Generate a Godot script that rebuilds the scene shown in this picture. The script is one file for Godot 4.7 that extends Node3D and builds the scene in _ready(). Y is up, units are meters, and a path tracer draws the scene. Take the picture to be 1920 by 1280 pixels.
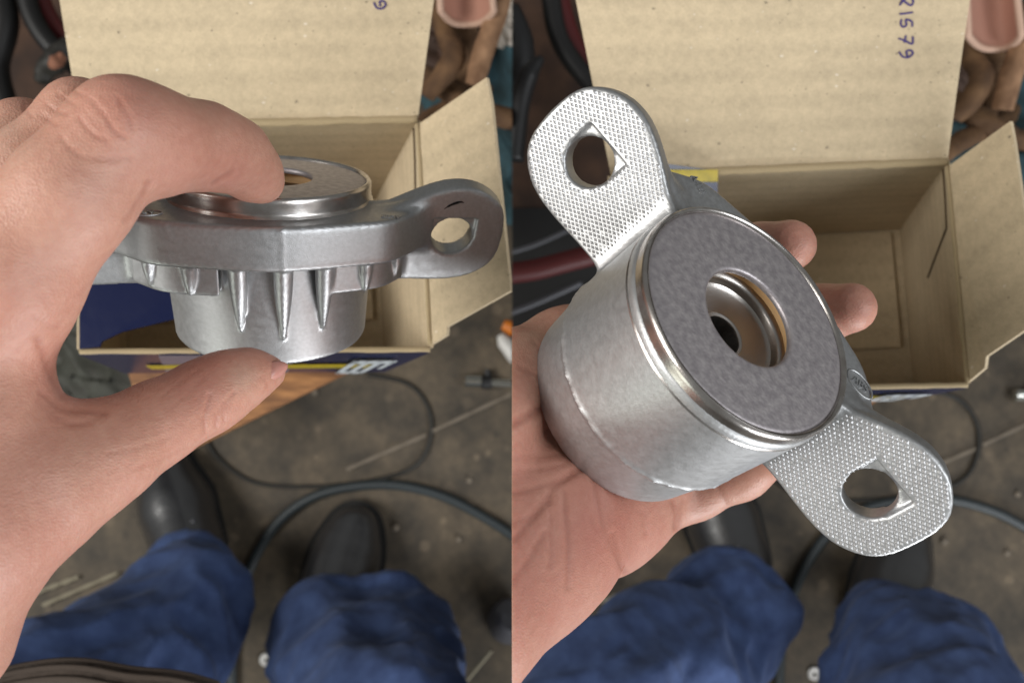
extends Node3D
# Two views of one scene stand side by side and meet at the plane x = 0. Metres, y up. Points are read off
# the photograph (1920 x 1280) and given their own distance from the eye: pt(x, y, distance along the axis).

const FOCAL := 1545.1
var eye := Vector3(0, 1.32, 0)
var ax := Vector3.RIGHT
var ay := Vector3.UP
var az := Vector3.BACK
var mats := {}
var used_names := {}
var spare_mount: Node3D
var rng := RandomNumberGenerator.new()

# ------------------------------------------------------------------ points
func ray(x: float, y: float) -> Vector3:
	return ax * ((x - 960.0) / FOCAL) - ay * ((y - 640.0) / FOCAL) - az

func pt(x: float, y: float, d: float) -> Vector3:
	return eye + ray(x, y) * d

func flo(x: float, y: float, h := 0.0) -> Vector3:   # where the line of sight meets the height h
	var r := ray(x, y)
	return eye + r * ((h - eye.y) / r.y)

func pix(p: Vector3) -> Vector2:
	var q := p - eye
	var d := -q.dot(az)
	return Vector2(960.0 + FOCAL * q.dot(ax) / d, 640.0 - FOCAL * q.dot(ay) / d)

# ------------------------------------------------------------------ mesh store
class M:
	var v := PackedVector3Array()
	var n := PackedVector3Array()
	var c := PackedColorArray()
	var uv := PackedVector2Array()
	var i := PackedInt32Array()
	func tri(a: Vector3, b: Vector3, d: Vector3) -> void:
		var k := v.size()
		v.append(a); v.append(b); v.append(d)
		i.append(k); i.append(k + 1); i.append(k + 2)
	func quad(a: Vector3, b: Vector3, d: Vector3, e: Vector3, u := PackedVector2Array()) -> void:
		var k := v.size()
		v.append(a); v.append(b); v.append(d); v.append(e)
		if u.size() == 4:
			uv.append_array(u)
		for q in [0, 1, 2, 0, 2, 3]:
			i.append(k + q)
	func add(o: M) -> void:
		var k := v.size()
		v.append_array(o.v); c.append_array(o.c); uv.append_array(o.uv); n.append_array(o.n)
		for q in o.i:
			i.append(k + q)
	func smooth() -> void:
		n.resize(v.size())
		n.fill(Vector3.ZERO)
		for t in range(0, i.size(), 3):
			var f := (v[i[t + 1]] - v[i[t]]).cross(v[i[t + 2]] - v[i[t]])
			n[i[t]] += f; n[i[t + 1]] += f; n[i[t + 2]] += f
		for q in n.size():
			n[q] = n[q].normalized()
	func crease(deg: float) -> void:      # own corners; neighbours at one place within the angle share a normal
		var lim := cos(deg_to_rad(deg))
		var at := {}
		var fn := PackedVector3Array()
		for t in range(0, i.size(), 3):
			var f := (v[i[t + 1]] - v[i[t]]).cross(v[i[t + 2]] - v[i[t]])
			fn.append(f)
			for q in 3:
				var key := Vector3i((v[i[t + q]] * 200000.0).round())
				if not at.has(key):
					at[key] = PackedInt32Array()
				at[key].append(t / 3)
		var o := M.new()
		for t in range(0, i.size(), 3):
			var f := fn[t / 3].normalized()
			for q in 3:
				var p := i[t + q]
				var s := Vector3.ZERO
				for g in at[Vector3i((v[p] * 200000.0).round())]:
					if fn[g].normalized().dot(f) > lim:
						s += fn[g]
				o.v.append(v[p]); o.n.append(s.normalized() if s.length() > 0.0 else f)
				if uv.size(): o.uv.append(uv[p])
				if c.size(): o.c.append(c[p])
				o.i.append(o.i.size())
		v = o.v; n = o.n; uv = o.uv; c = o.c; i = o.i
	func cut(side: int) -> void:          # keep what lies on one side of the plane where the two views meet, and close the cut
		var o := M.new()
		var next := {}
		for t in range(0, i.size(), 3):
			var ids := [i[t], i[t + 1], i[t + 2]]
			var keep := 0
			for q in ids:
				if v[q].x * side >= 0.0: keep += 1
			if keep == 0: continue
			var poly := []
			for q in 3:
				var a: int = ids[q]
				var b: int = ids[(q + 1) % 3]
				var ka := v[a].x * side >= 0.0
				if ka: poly.append([a, a, 0.0])
				if ka != (v[b].x * side >= 0.0): poly.append([a, b, v[a].x / (v[a].x - v[b].x)])
			if keep < 3:
				var ends := []
				for e in poly:
					if e[0] != e[1]: ends.append(v[e[0]].lerp(v[e[1]], e[2]))
				if ends.size() == 2:
					for w in 2:
						var key := Vector2i(roundi(ends[w].y * 1e6), roundi(ends[w].z * 1e6))
						if not next.has(key): next[key] = []
						next[key].append(Vector2i(roundi(ends[1 - w].y * 1e6), roundi(ends[1 - w].z * 1e6)))
			var k := o.v.size()
			for e in poly:
				o.v.append(v[e[0]].lerp(v[e[1]], e[2]))
				o.n.append(n[e[0]].lerp(n[e[1]], e[2]).normalized())
				if uv.size(): o.uv.append(uv[e[0]].lerp(uv[e[1]], e[2]))
				if c.size(): o.c.append(c[e[0]].lerp(c[e[1]], e[2]))
			for q in range(1, poly.size() - 1):
				o.i.append(k); o.i.append(k + q); o.i.append(k + q + 1)
		while next.size() > 2:
			var start: Vector2i = next.keys()[0]
			var at := start
			var came := Vector2i(1 << 30, 0)
			var loop := PackedVector2Array()
			while next.has(at):
				loop.append(Vector2(at) * 1e-6)
				var go: Array = next[at]
				next.erase(at)
				var to := at
				for g in go:
					if g != came and g != at: to = g
				came = at
				at = to
			if at != start or loop.size() < 3: continue
			var ids := Geometry2D.triangulate_polygon(loop)
			var k := o.v.size()
			var tone := o.c[-1] if o.c.size() else Color.WHITE
			for p in loop:
				o.v.append(Vector3(0, p.x, p.y)); o.n.append(Vector3(-side, 0, 0))
				if uv.size(): o.uv.append(Vector2.ZERO)
				if c.size(): o.c.append(tone)
			for t in range(0, ids.size(), 3):
				var q := [ids[t], ids[t + 1], ids[t + 2]]
				if (loop[q[1]] - loop[q[0]]).cross(loop[q[2]] - loop[q[0]]) * -side < 0.0: q.reverse()
				for x in q: o.i.append(k + x)
		v = o.v; n = o.n; uv = o.uv; c = o.c; i = o.i

func numbered(s: String) -> String:
	var k: int = used_names.get(s, 0)
	used_names[s] = k + 1
	return s if k == 0 else "%s_%03d" % [s, k]

func tag(o: Node3D, label := "", category := "", group := "", kind := "") -> Node3D:
	if label: o.set_meta("label", label)
	if category: o.set_meta("category", category)
	if group: o.set_meta("group", group)
	if kind: o.set_meta("kind", kind)
	return o

func thing(called: String, label: String, category: String, base: Vector3, group := "") -> Node3D:
	var o := Node3D.new()
	o.name = numbered(called)
	add_child(o)
	o.position = base
	return tag(o, label, category, group)

# one mesh under a thing (its points are in the world unless local); under nothing, a thing of one mesh
func part(called: String, m: M, mat: Material, parent: Node3D = null, deg := 40.0, side := 0, local := false) -> MeshInstance3D:
	if m.n.size() != m.v.size():
		if deg >= 179.0: m.smooth()
		else: m.crease(deg)
	if side != 0: m.cut(side)
	var base := Vector3.ZERO
	if parent == null:
		var lo := Vector3.INF
		var hi := -Vector3.INF
		for p in m.v:
			lo = lo.min(p); hi = hi.max(p)
		base = Vector3((lo.x + hi.x) / 2, lo.y, (lo.z + hi.z) / 2)
	elif not local:
		var q := parent
		while q != self:
			base += q.position
			q = q.get_parent()
	var a := []
	a.resize(Mesh.ARRAY_MAX)
	if base != Vector3.ZERO:
		for k in m.v.size(): m.v[k] -= base
	a[Mesh.ARRAY_VERTEX] = m.v
	a[Mesh.ARRAY_NORMAL] = m.n
	if m.uv.size() == m.v.size(): a[Mesh.ARRAY_TEX_UV] = m.uv
	if m.c.size() == m.v.size(): a[Mesh.ARRAY_COLOR] = m.c
	var ix := PackedInt32Array()
	ix.resize(m.i.size())
	for t in range(0, m.i.size(), 3):
		ix[t] = m.i[t]; ix[t + 1] = m.i[t + 2]; ix[t + 2] = m.i[t + 1]
	a[Mesh.ARRAY_INDEX] = ix
	var am := ArrayMesh.new()
	am.add_surface_from_arrays(Mesh.PRIMITIVE_TRIANGLES, a)
	var o := MeshInstance3D.new()
	o.mesh = am
	o.material_override = mat
	if parent == null:
		o.name = numbered(called)
		add_child(o)
		o.position = base
	else:
		o.name = called
		parent.add_child(o, true)
	return o

# ------------------------------------------------------------------ shapes
func curve(pts: Array, steps := 10) -> Array:        # Catmull-Rom through points of any vector type
	var out := []
	for k in pts.size() - 1:
		var p0 = pts[maxi(k - 1, 0)]
		var p1 = pts[k]
		var p2 = pts[k + 1]
		var p3 = pts[mini(k + 2, pts.size() - 1)]
		for s in steps:
			var t := float(s) / steps
			out.append((p1 * 2.0 + (p2 - p0) * t + (p0 * 2.0 - p1 * 5.0 + p2 * 4.0 - p3) * t * t + (p1 * 3.0 - p0 - p2 * 3.0 + p3) * t * t * t) * 0.5)
	out.append(pts[-1])
	return out

# a tube along points; each radius a number, bumps from noise; flat squeezes it across its second axis
func tube(path: Array, radii: Array, segs := 12, bump := 0.0, freq := 60.0, flat := 1.0, up := Vector3.UP) -> M:
	var m := M.new()
	var nz := FastNoiseLite.new()
	nz.frequency = freq
	nz.seed = 5 + path.size()
	var along := 0.0
	var side := Vector3.ZERO
	for k in path.size():
		var dir: Vector3 = (path[mini(k + 1, path.size() - 1)] - path[maxi(k - 1, 0)]).normalized()
		if side == Vector3.ZERO: side = dir.cross(up).normalized() if absf(dir.dot(up)) < 0.98 else dir.cross(Vector3.RIGHT).normalized()
		side = (side - dir * side.dot(dir)).normalized()
		var b := side.cross(dir).normalized()
		var r: float = radii[mini(k * radii.size() / path.size(), radii.size() - 1)] if radii.size() != path.size() else radii[k]
		if k > 0: along += path[k].distance_to(path[k - 1])
		for s in segs + 1:
			var t := TAU * (s % segs) / segs
			var p: Vector3 = path[k] + (side * cos(t) + b * sin(t) * flat) * r
			if bump > 0.0: p += (p - path[k]).normalized() * nz.get_noise_3dv(p) * bump
			m.v.append(p)
			m.uv.append(Vector2(float(s) / segs, along))
	var w := segs + 1
	for k in path.size() - 1:
		for s in segs:
			var a := k * w + s
			for q in [a, a + w, a + w + 1, a, a + w + 1, a + 1]: m.i.append(q)
	for e in [0, path.size() - 1]:
		var k := m.v.size()
		m.v.append(path[e])
		m.uv.append(Vector2.ZERO)
		for s in segs:
			var a: int = e * w + s
			if e == 0:
				for q in [k, a, a + 1]: m.i.append(q)
			else:
				for q in [k, a + 1, a]: m.i.append(q)
	return m

# a sheet with thickness: top outline (any order round), extruded by vector down; uv in metres
func slab(top: Array, down: Vector3) -> M:
	var m := M.new()
	var nrm := Vector3.ZERO
	for k in top.size():
		nrm += (top[k] - top[0]).cross(top[(k + 1) % top.size()] - top[0])
	if nrm.dot(down) > 0.0:
		top = top.duplicate()
		top.reverse()
		nrm = -nrm
	nrm = nrm.normalized()
	var e1: Vector3 = (top[1] - top[0]).normalized()
	var e2 := nrm.cross(e1)
	var flat := PackedVector2Array()
	for p in top: flat.append(Vector2((p - top[0]).dot(e1), (p - top[0]).dot(e2)))
	var ids := Geometry2D.triangulate_polygon(flat)
	for t in range(0, ids.size(), 3):
		var q := [ids[t], ids[t + 1], ids[t + 2]]
		if (flat[q[1]] - flat[q[0]]).cross(flat[q[2]] - flat[q[0]]) < 0: q = [ids[t], ids[t + 2], ids[t + 1]]
		m.tri(top[q[0]], top[q[1]], top[q[2]])
		for z in q: m.uv.append(flat[z])
		m.tri(top[q[0]] + down, top[q[2]] + down, top[q[1]] + down)
		for z in [q[0], q[2], q[1]]: m.uv.append(flat[z])
	for k in top.size():
		var a: Vector3 = top[k]
		var b: Vector3 = top[(k + 1) % top.size()]
		var l := a.distance_to(b)
		m.quad(a, a + down, b + down, b, PackedVector2Array([Vector2(0, 0), Vector2(0, down.length()), Vector2(l, down.length()), Vector2(l, 0)]))
	return m

func lathe(profile: Array, segs := 96) -> M:         # (radius, height) pairs in millimetres round the y axis
	var m := M.new()
	for k in profile.size():
		for s in segs + 1:
			var t := TAU * (s % segs) / segs
			m.v.append(Vector3(cos(t) * profile[k].x, profile[k].y, sin(t) * profile[k].x) * 0.001)
			m.uv.append(Vector2(float(s) / segs, float(k) / profile.size()))
	for k in profile.size() - 1:
		for s in segs:
			var a := k * (segs + 1) + s
			for q in [a, a + 1, a + segs + 2, a, a + segs + 2, a + segs + 1]: m.i.append(q)
	return m

# ------------------------------------------------------------------ smooth bodies as surface nets
class Field:
	var A := PackedVector3Array()
	var BA := PackedVector3Array()
	var RA := PackedFloat32Array()
	var DR := PackedFloat32Array()
	var IL := PackedFloat32Array()
	var K := PackedFloat32Array()
	var G := PackedInt32Array()
	var GK := []
	var act := []
	var lo := Vector3.INF
	var hi := -Vector3.INF
	var cut_x := 0            # +1 keeps x > 0, -1 keeps x < 0
	var floor_y := -INF
	var plane_p := Vector3.ZERO
	var plane_n := Vector3.ZERO
	func group(k: float) -> void:
		GK.append(k)
	func bone(a: Vector3, b: Vector3, ra: float, rb: float, k: float) -> void:
		A.append(a); BA.append(b - a); RA.append(ra); DR.append(rb - ra); K.append(k); G.append(GK.size() - 1)
		IL.append(1.0 / maxf((b - a).length_squared(), 1e-9))
		var r := maxf(ra, rb)
		lo = lo.min(a - Vector3.ONE * r).min(b - Vector3.ONE * r)
		hi = hi.max(a + Vector3.ONE * r).max(b + Vector3.ONE * r)
	func focus(c: Vector3, rad: float) -> void:
		act = []
		for g in GK.size(): act.append([GK[g], PackedInt32Array()])
		for q in A.size():
			var pa := c - A[q]
			var h := clampf(pa.dot(BA[q]) * IL[q], 0.0, 1.0)
			if (pa - BA[q] * h).length() - (RA[q] + DR[q] * h) < rad + K[q] + GK[G[q]]: act[G[q]][1].append(q)
		act = act.filter(func(e): return e[1].size() > 0)
	func at(p: Vector3) -> float:
		var f := 9.0
		for g in act:
			var fg := 9.0
			for q: int in g[1]:
				var pa := p - A[q]
				var h := clampf(pa.dot(BA[q]) * IL[q], 0.0, 1.0)
				var d := (pa - BA[q] * h).length() - (RA[q] + DR[q] * h)
				var e := K[q] - absf(fg - d)
				fg = minf(fg, d)
				if e > 0.0: fg -= e * e / (4.0 * K[q])
			var kg: float = g[0]
			var e2 := kg - absf(f - fg)
			f = minf(f, fg)
			if e2 > 0.0: f -= e2 * e2 / (4.0 * kg)
		if cut_x != 0: f = maxf(f, -p.x * cut_x)
		if plane_n != Vector3.ZERO: f = maxf(f, (p - plane_p).dot(plane_n))
		return maxf(f, floor_y - p.y)

func nets(field, lo: Vector3, hi: Vector3, cell: float) -> M:
	var m := M.new()
	lo -= Vector3.ONE * cell * 3.0
	hi += Vector3.ONE * cell * 3.0
	var bx := int((hi.x - lo.x) / cell / 4) + 1
	var by := int((hi.y - lo.y) / cell / 4) + 1
	var bz := int((hi.z - lo.z) / cell / 4) + 1
	var nx := bx * 4
	var ny := by * 4
	var nz := bz * 4
	var sy := nx
	var sz := nx * ny
	var val := PackedFloat32Array()
	val.resize(nx * ny * nz)
	val.fill(1.0)
	var blocks := []
	var rad := cell * 3.47
	for z in bz:
		for y in by:
			for x in bx:
				var c := lo + Vector3(x * 4 + 1.5, y * 4 + 1.5, z * 4 + 1.5) * cell
				field.focus(c, rad + cell * 1.5)
				var v: float = field.at(c)
				var near := absf(v) < rad + cell * 1.5
				if near: blocks.append(Vector3i(x * 4, y * 4, z * 4))
				if near or v < 0.0:
					for k in 4:
						for j in 4:
							var o := (z * 4 + k) * sz + (y * 4 + j) * sy + x * 4
							for i in 4:
								val[o + i] = field.at(lo + Vector3(x * 4 + i, y * 4 + j, z * 4 + k) * cell) if near else v
	var id := PackedInt32Array()
	id.resize(val.size())
	id.fill(-1)
	var cells := PackedInt32Array()
	var off := [0, 1, sy, sy + 1, sz, sz + 1, sz + sy, sz + sy + 1]
	var ed := [[0, 1], [2, 3], [4, 5], [6, 7], [0, 2], [1, 3], [4, 6], [5, 7], [0, 4], [1, 5], [2, 6], [3, 7]]
	var corner := []
	for q in 8: corner.append(Vector3(q & 1, (q >> 1) & 1, q >> 2))
	for b: Vector3i in blocks:
		for k in 4:
			if b.z + k >= nz - 1: continue
			for j in 4:
				if b.y + j >= ny - 1: continue
				for i in 4:
					if b.x + i >= nx - 1: continue
					var o := (b.z + k) * sz + (b.y + j) * sy + b.x + i
					var neg := val[o] < 0.0
					if neg == (val[o + 1] < 0.0) and neg == (val[o + sy] < 0.0) and neg == (val[o + sy + 1] < 0.0) and neg == (val[o + sz] < 0.0) and neg == (val[o + sz + 1] < 0.0) and neg == (val[o + sz + sy] < 0.0) and neg == (val[o + sz + sy + 1] < 0.0): continue
					var s := Vector3.ZERO
					var cnt := 0
					for e in ed:
						var a := val[o + off[e[0]]]
						var c2 := val[o + off[e[1]]]
						if (a < 0.0) != (c2 < 0.0):
							s += corner[e[0]].lerp(corner[e[1]], a / (a - c2))
							cnt += 1
					id[o] = m.v.size()
					cells.append(o)
					m.v.append(lo + (Vector3(b.x + i, b.y + j, b.z + k) + s / cnt) * cell)
	var dirs := [[1, sy, sz], [sy, sz, 1], [sz, 1, sy]]
	for o in cells:
		var neg := val[o] < 0.0
		for d in dirs:
			if o + d[0] >= val.size() or neg == (val[o + d[0]] < 0.0): continue
			var u: int = d[1]
			var w: int = d[2]
			if o - u - w < 0: continue
			var q := [id[o - u - w], id[o - w], id[o], id[o - u]]
			if q.min() < 0: continue
			if not neg: q.reverse()
			for t in [0, 1, 2, 0, 2, 3]: m.i.append(q[t])
	m.smooth()
	return m

# ------------------------------------------------------------------ materials
func noise_tex(freq: float, size := 256, low := Color.BLACK, high := Color.WHITE, kind := FastNoiseLite.TYPE_SIMPLEX_SMOOTH, oct := 4, sd := 1) -> NoiseTexture2D:
	var t := NoiseTexture2D.new()
	var z := FastNoiseLite.new()
	z.noise_type = kind
	z.frequency = freq
	z.fractal_octaves = oct
	z.seed = sd
	t.noise = z
	t.width = size
	t.height = size
	t.seamless = true
	var g := Gradient.new()
	g.set_color(0, low)
	g.set_color(1, high)
	t.color_ramp = g
	return t

func lin(r: float, g: float, b: float) -> Color:
	return Color(r, g, b).linear_to_srgb()

func mat(called: String, color: Color, rough: float, metal := 0.0) -> StandardMaterial3D:
	var m := StandardMaterial3D.new()
	m.albedo_color = color
	m.roughness = rough
	m.metallic = metal
	m.resource_name = called
	mats[called] = m
	return m

func tri_scale(m: StandardMaterial3D, per_metre: float, world := false) -> void:
	m.uv1_triplanar = true
	m.uv1_world_triplanar = world
	m.uv1_scale = Vector3.ONE * per_metre

func bumpy(m: StandardMaterial3D, t: Texture2D, cm: float) -> void:
	m.heightmap_enabled = true
	m.heightmap_texture = t
	m.heightmap_scale = cm

func picture(w: int, h: int, fn: Callable) -> ImageTexture:
	var im := Image.create(w, h, false, Image.FORMAT_RGB8)
	for y in h:
		for x in w: im.set_pixel(x, y, fn.call(x, y))
	return ImageTexture.create_from_image(im)

func wrap_noise(z: FastNoiseLite, x: float, y: float, _w: float) -> float:
	return z.get_noise_2d(x, y)

func make_materials() -> void:
	var z := FastNoiseLite.new()
	z.frequency = 0.09
	z.fractal_octaves = 4
	z.seed = 11
	var z2 := FastNoiseLite.new()
	z2.frequency = 0.018
	z2.seed = 4
	# cardboard: grey-brown pulp with fibres, specks and faint flute lines
	rng.seed = 77
	var im := Image.create(512, 512, false, Image.FORMAT_RGB8)
	var hm := Image.create(512, 512, false, Image.FORMAT_RGB8)
	for y in 512:
		var flute := 0.017 * sin(TAU * y / 512.0 * 18.0) + 0.01 * sin(TAU * y / 512.0 * 7.0 + 1.0)
		for x in 512:
			var a := wrap_noise(z, x, y, 512.0)
			var b := wrap_noise(z2, x, y, 512.0)
			var t := 1.0 + a * 0.05 + b * 0.035 + flute + rng.randf_range(-0.035, 0.035)
			im.set_pixel(x, y, Color(0.72 * t, 0.652 * t, 0.54 * t))
			var g := 0.5 + a * 0.3 + flute * 6.0
			hm.set_pixel(x, y, Color(g, g, g))
	for k in 420:
		var x := rng.randi() % 512
		var y := rng.randi() % 512
		var dark := rng.randf() < 0.6
		var s := 1 if rng.randf() < 0.85 else 2
		for j in s:
			for i in s + (rng.randi() % 2):
				var q := im.get_pixel((x + i) % 512, (y + j) % 512)
				im.set_pixel((x + i) % 512, (y + j) % 512, q.darkened(rng.randf_range(0.12, 0.5)) if dark else q.lightened(rng.randf_range(0.15, 0.5)))
	var card := mat("cardboard", Color.WHITE, 0.88)
	card.albedo_texture = ImageTexture.create_from_image(im)
	bumpy(card, ImageTexture.create_from_image(hm), 0.02)
	card.uv1_scale = Vector3(3.6, 3.6, 1)
	var edge := mat("card_edge", Color(0.72, 0.64, 0.5), 0.9)
	edge.albedo_texture = noise_tex(0.15, 128, Color(0.75, 0.75, 0.75), Color.WHITE)
	tri_scale(edge, 60)
	var inner := mat("card_kraft", Color(0.62, 0.46, 0.27), 0.9)
	inner.albedo_texture = noise_tex(0.06, 128, Color(0.8, 0.8, 0.8), Color.WHITE)
	tri_scale(inner, 25)
	var rub := noise_tex(0.03, 256, Color(0.72, 0.74, 0.8), Color(1, 1, 1), FastNoiseLite.TYPE_SIMPLEX_SMOOTH, 5, 9)
	var blue := mat("blue_print", Color(0.03, 0.075, 0.24), 0.27)
	bumpy(blue, noise_tex(0.012, 256), 0.015)
	tri_scale(blue, 10)
	var yel := mat("yellow_print", Color(0.78, 0.68, 0.1), 0.4)
	yel.albedo_texture = rub
	tri_scale(yel, 14)
	mat("lilac_print", Color(0.42, 0.38, 0.42), 0.45)
	mat("white_print", Color(0.75, 0.77, 0.78), 0.45)
	mat("slit", Color(0.3, 0.24, 0.16), 0.9)
	mat("ink", Color(0.23, 0.18, 0.42), 0.7)
	# cast alloy
	var grain := noise_tex(0.2, 256, Color.BLACK, Color.WHITE, FastNoiseLite.TYPE_SIMPLEX_SMOOTH, 3, 3)
	var cast := mat("cast_alloy", Color(0.74, 0.745, 0.75), 0.36, 1.0)
	cast.roughness_texture = noise_tex(0.03, 256, Color(0.75, 0.75, 0.75), Color(1, 1, 1), FastNoiseLite.TYPE_SIMPLEX_SMOOTH, 5, 21)
	cast.roughness = 0.53
	cast.metallic = 0.88
	cast.albedo_texture = noise_tex(0.03, 512, Color(0.9, 0.895, 0.89), Color(1, 1, 1), FastNoiseLite.TYPE_SIMPLEX_SMOOTH, 6, 31)
	tri_scale(cast, 30)
	bumpy(cast, grain, 0.006)
	var kn := mat("knurled_alloy", Color(0.82, 0.82, 0.825), 0.52, 0.85)
	kn.albedo_texture = cast.albedo_texture
	tri_scale(kn, 30)
	var steel := mat("rolled_steel", Color(0.8, 0.79, 0.78), 0.26, 1.0)
	steel.albedo_texture = noise_tex(0.02, 256, Color(0.8, 0.77, 0.75), Color(1, 1, 1), FastNoiseLite.TYPE_SIMPLEX_SMOOTH, 5, 41)
	tri_scale(steel, 22)
	bumpy(steel, grain, 0.002)
	var disc := mat("disc_steel", Color(0.8, 0.775, 0.775), 0.47, 0.72)
	disc.albedo_texture = noise_tex(0.035, 512, Color(0.78, 0.77, 0.79), Color(1, 1, 1), FastNoiseLite.TYPE_SIMPLEX_SMOOTH, 6, 51)
	tri_scale(disc, 14)
	bumpy(disc, grain, 0.01)
	mat("tan_rubber", Color(0.92, 0.76, 0.55), 0.6)
	var turned := mat("turned_steel", Color(0.7, 0.68, 0.66), 0.32, 1.0)
	bumpy(turned, noise_tex(0.3, 128), 0.004)
	tri_scale(turned, 40)
	mat("dark_hole", Color(0.05, 0.05, 0.05), 0.9)
	# skin
	var skin := mat("skin", Color.WHITE, 0.5)
	skin.vertex_color_use_as_albedo = true
	skin.subsurf_scatter_enabled = true
	skin.subsurf_scatter_strength = 0.12
	skin.albedo_texture = noise_tex(0.05, 256, Color(0.93, 0.88, 0.87), Color(1, 1, 1), FastNoiseLite.TYPE_SIMPLEX_SMOOTH, 5, 61)
	bumpy(skin, noise_tex(0.12, 512, Color.BLACK, Color.WHITE, FastNoiseLite.TYPE_CELLULAR, 2, 8), 0.02)
	tri_scale(skin, 22)
	var nail := mat("nail", Color(0.78, 0.56, 0.51), 0.33)
	nail.subsurf_scatter_enabled = true
	nail.subsurf_scatter_strength = 0.1
	# clothes, shoes
	var denim := mat("denim", Color(0.27, 0.35, 0.52), 0.92)
	denim.albedo_texture = noise_tex(0.012, 512, Color(0.56, 0.59, 0.66), Color(1, 1, 1), FastNoiseLite.TYPE_SIMPLEX_SMOOTH, 5, 71)
	tri_scale(denim, 5)
	bumpy(denim, noise_tex(0.4, 256), 0.05)
	denim.rim_enabled = true
	denim.rim = 0.25
	var leather := mat("black_leather", Color(0.13, 0.13, 0.14), 0.34)
	leather.clearcoat_enabled = true
	leather.metallic_specular = 0.9
	leather.clearcoat = 1.0
	leather.clearcoat_roughness = 0.24
	bumpy(leather, noise_tex(0.08, 256, Color.BLACK, Color.WHITE, FastNoiseLite.TYPE_CELLULAR, 3, 5), 0.03)
	tri_scale(leather, 10)
	mat("shoe_sole", Color(0.06, 0.055, 0.05), 0.8)
	var knit := mat("brown_knit", Color(0.24, 0.2, 0.17), 0.95)
	knit.rim_enabled = true
	knit.rim = 0.4
	# floor and clutter
	rng.seed = 5
	var fi := Image.create(1024, 1024, false, Image.FORMAT_RGB8)
	for y in 1024:
		for x in 1024:
			var a := wrap_noise(z, x, y, 1024.0)
			var b := wrap_noise(z2, x, y, 1024.0)
			var t := 1.0 + a * 0.16 + b * 0.42 + rng.randf_range(-0.06, 0.06)
			fi.set_pixel(x, y, Color(0.285 * t, 0.247 * t, 0.195 * t))
	for k in 1500:
		var x := rng.randi() % 1024
		var y := rng.randi() % 1024
		var s := rng.randi_range(1, 5)
		var light := rng.randf_range(0.04, 0.22)
		var dark := rng.randf() < 0.25
		for j in range(-s, s + 1):
			for i in range(-s, s + 1):
				if i * i + j * j > s * s * rng.randf_range(0.5, 1.1): continue
				var q := fi.get_pixel((x + i + 1024) % 1024, (y + j + 1024) % 1024)
				fi.set_pixel((x + i + 1024) % 1024, (y + j + 1024) % 1024, q.darkened(light) if dark else q.lerp(Color(0.75, 0.66, 0.55), light))
	var ground := mat("floor", Color.WHITE, 0.7)
	ground.albedo_texture = ImageTexture.create_from_image(fi)
	ground.uv1_scale = Vector3(0.5, 0.5, 1)
	ground.uv1_offset = Vector3(0.5, 0.5, 0)
	var wood := mat("pine", Color(0.66, 0.46, 0.27), 0.7)
	var wz := noise_tex(0.02, 256, Color(0.55, 0.5, 0.45), Color(1, 1, 1), FastNoiseLite.TYPE_SIMPLEX_SMOOTH, 5, 81)
	wood.albedo_texture = wz
	tri_scale(wood, 5)
	wood.uv1_scale = Vector3(4, 4, 16)
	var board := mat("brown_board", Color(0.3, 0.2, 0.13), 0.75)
	board.albedo_texture = wz
	tri_scale(board, 3)
	var bark := mat("root_bark", Color(0.47, 0.35, 0.23), 0.85)
	bark.albedo_texture = noise_tex(0.012, 256, Color(0.5, 0.45, 0.4), Color(1, 1, 1), FastNoiseLite.TYPE_SIMPLEX_SMOOTH, 6, 91)
	tri_scale(bark, 10)
	bumpy(bark, wz, 0.15)
	var tan := mat("tan_bark", Color(0.7, 0.55, 0.42), 0.85)
	tan.albedo_texture = bark.albedo_texture
	tri_scale(tan, 12)
	var hide := mat("pink_leather", Color(0.66, 0.48, 0.41), 0.75)
	mat("pale_leather_edge", Color(0.74, 0.61, 0.53), 0.7)
	var teal := mat("teal_cloth", Color(0.2, 0.33, 0.37), 0.9)
	teal.albedo_texture = wz
	tri_scale(teal, 7)
	mat("white_cloth", Color(0.82, 0.78, 0.73), 0.85)
	mat("black_rubber", Color(0.06, 0.055, 0.055), 0.5)
	mat("red_rubber", Color(0.3, 0.06, 0.06), 0.55)
	mat("hose", Color(0.17, 0.195, 0.205), 0.5)
	mat("dark_wire", Color(0.12, 0.11, 0.09), 0.6)
	mat("chalk", Color(0.5, 0.47, 0.4), 0.9)
	mat("scratch", Color(0.43, 0.39, 0.34), 0.8)
	mat("chrome", Color(0.85, 0.85, 0.82), 0.18, 1.0)
	mat("black_plastic", Color(0.09, 0.09, 0.095), 0.45)
	mat("grey_plastic", Color(0.3, 0.3, 0.32), 0.5)
	mat("orange_paint", Color(0.8, 0.45, 0.12), 0.5)
	mat("white_plastic", Color(0.8, 0.79, 0.77), 0.4)
	var bag := mat("grey_bag", Color(0.27, 0.28, 0.25), 0.7)
	bag.albedo_texture = wz
	tri_scale(bag, 4)
	mat("orange_wood", Color(0.5, 0.33, 0.25), 0.8)

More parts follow.
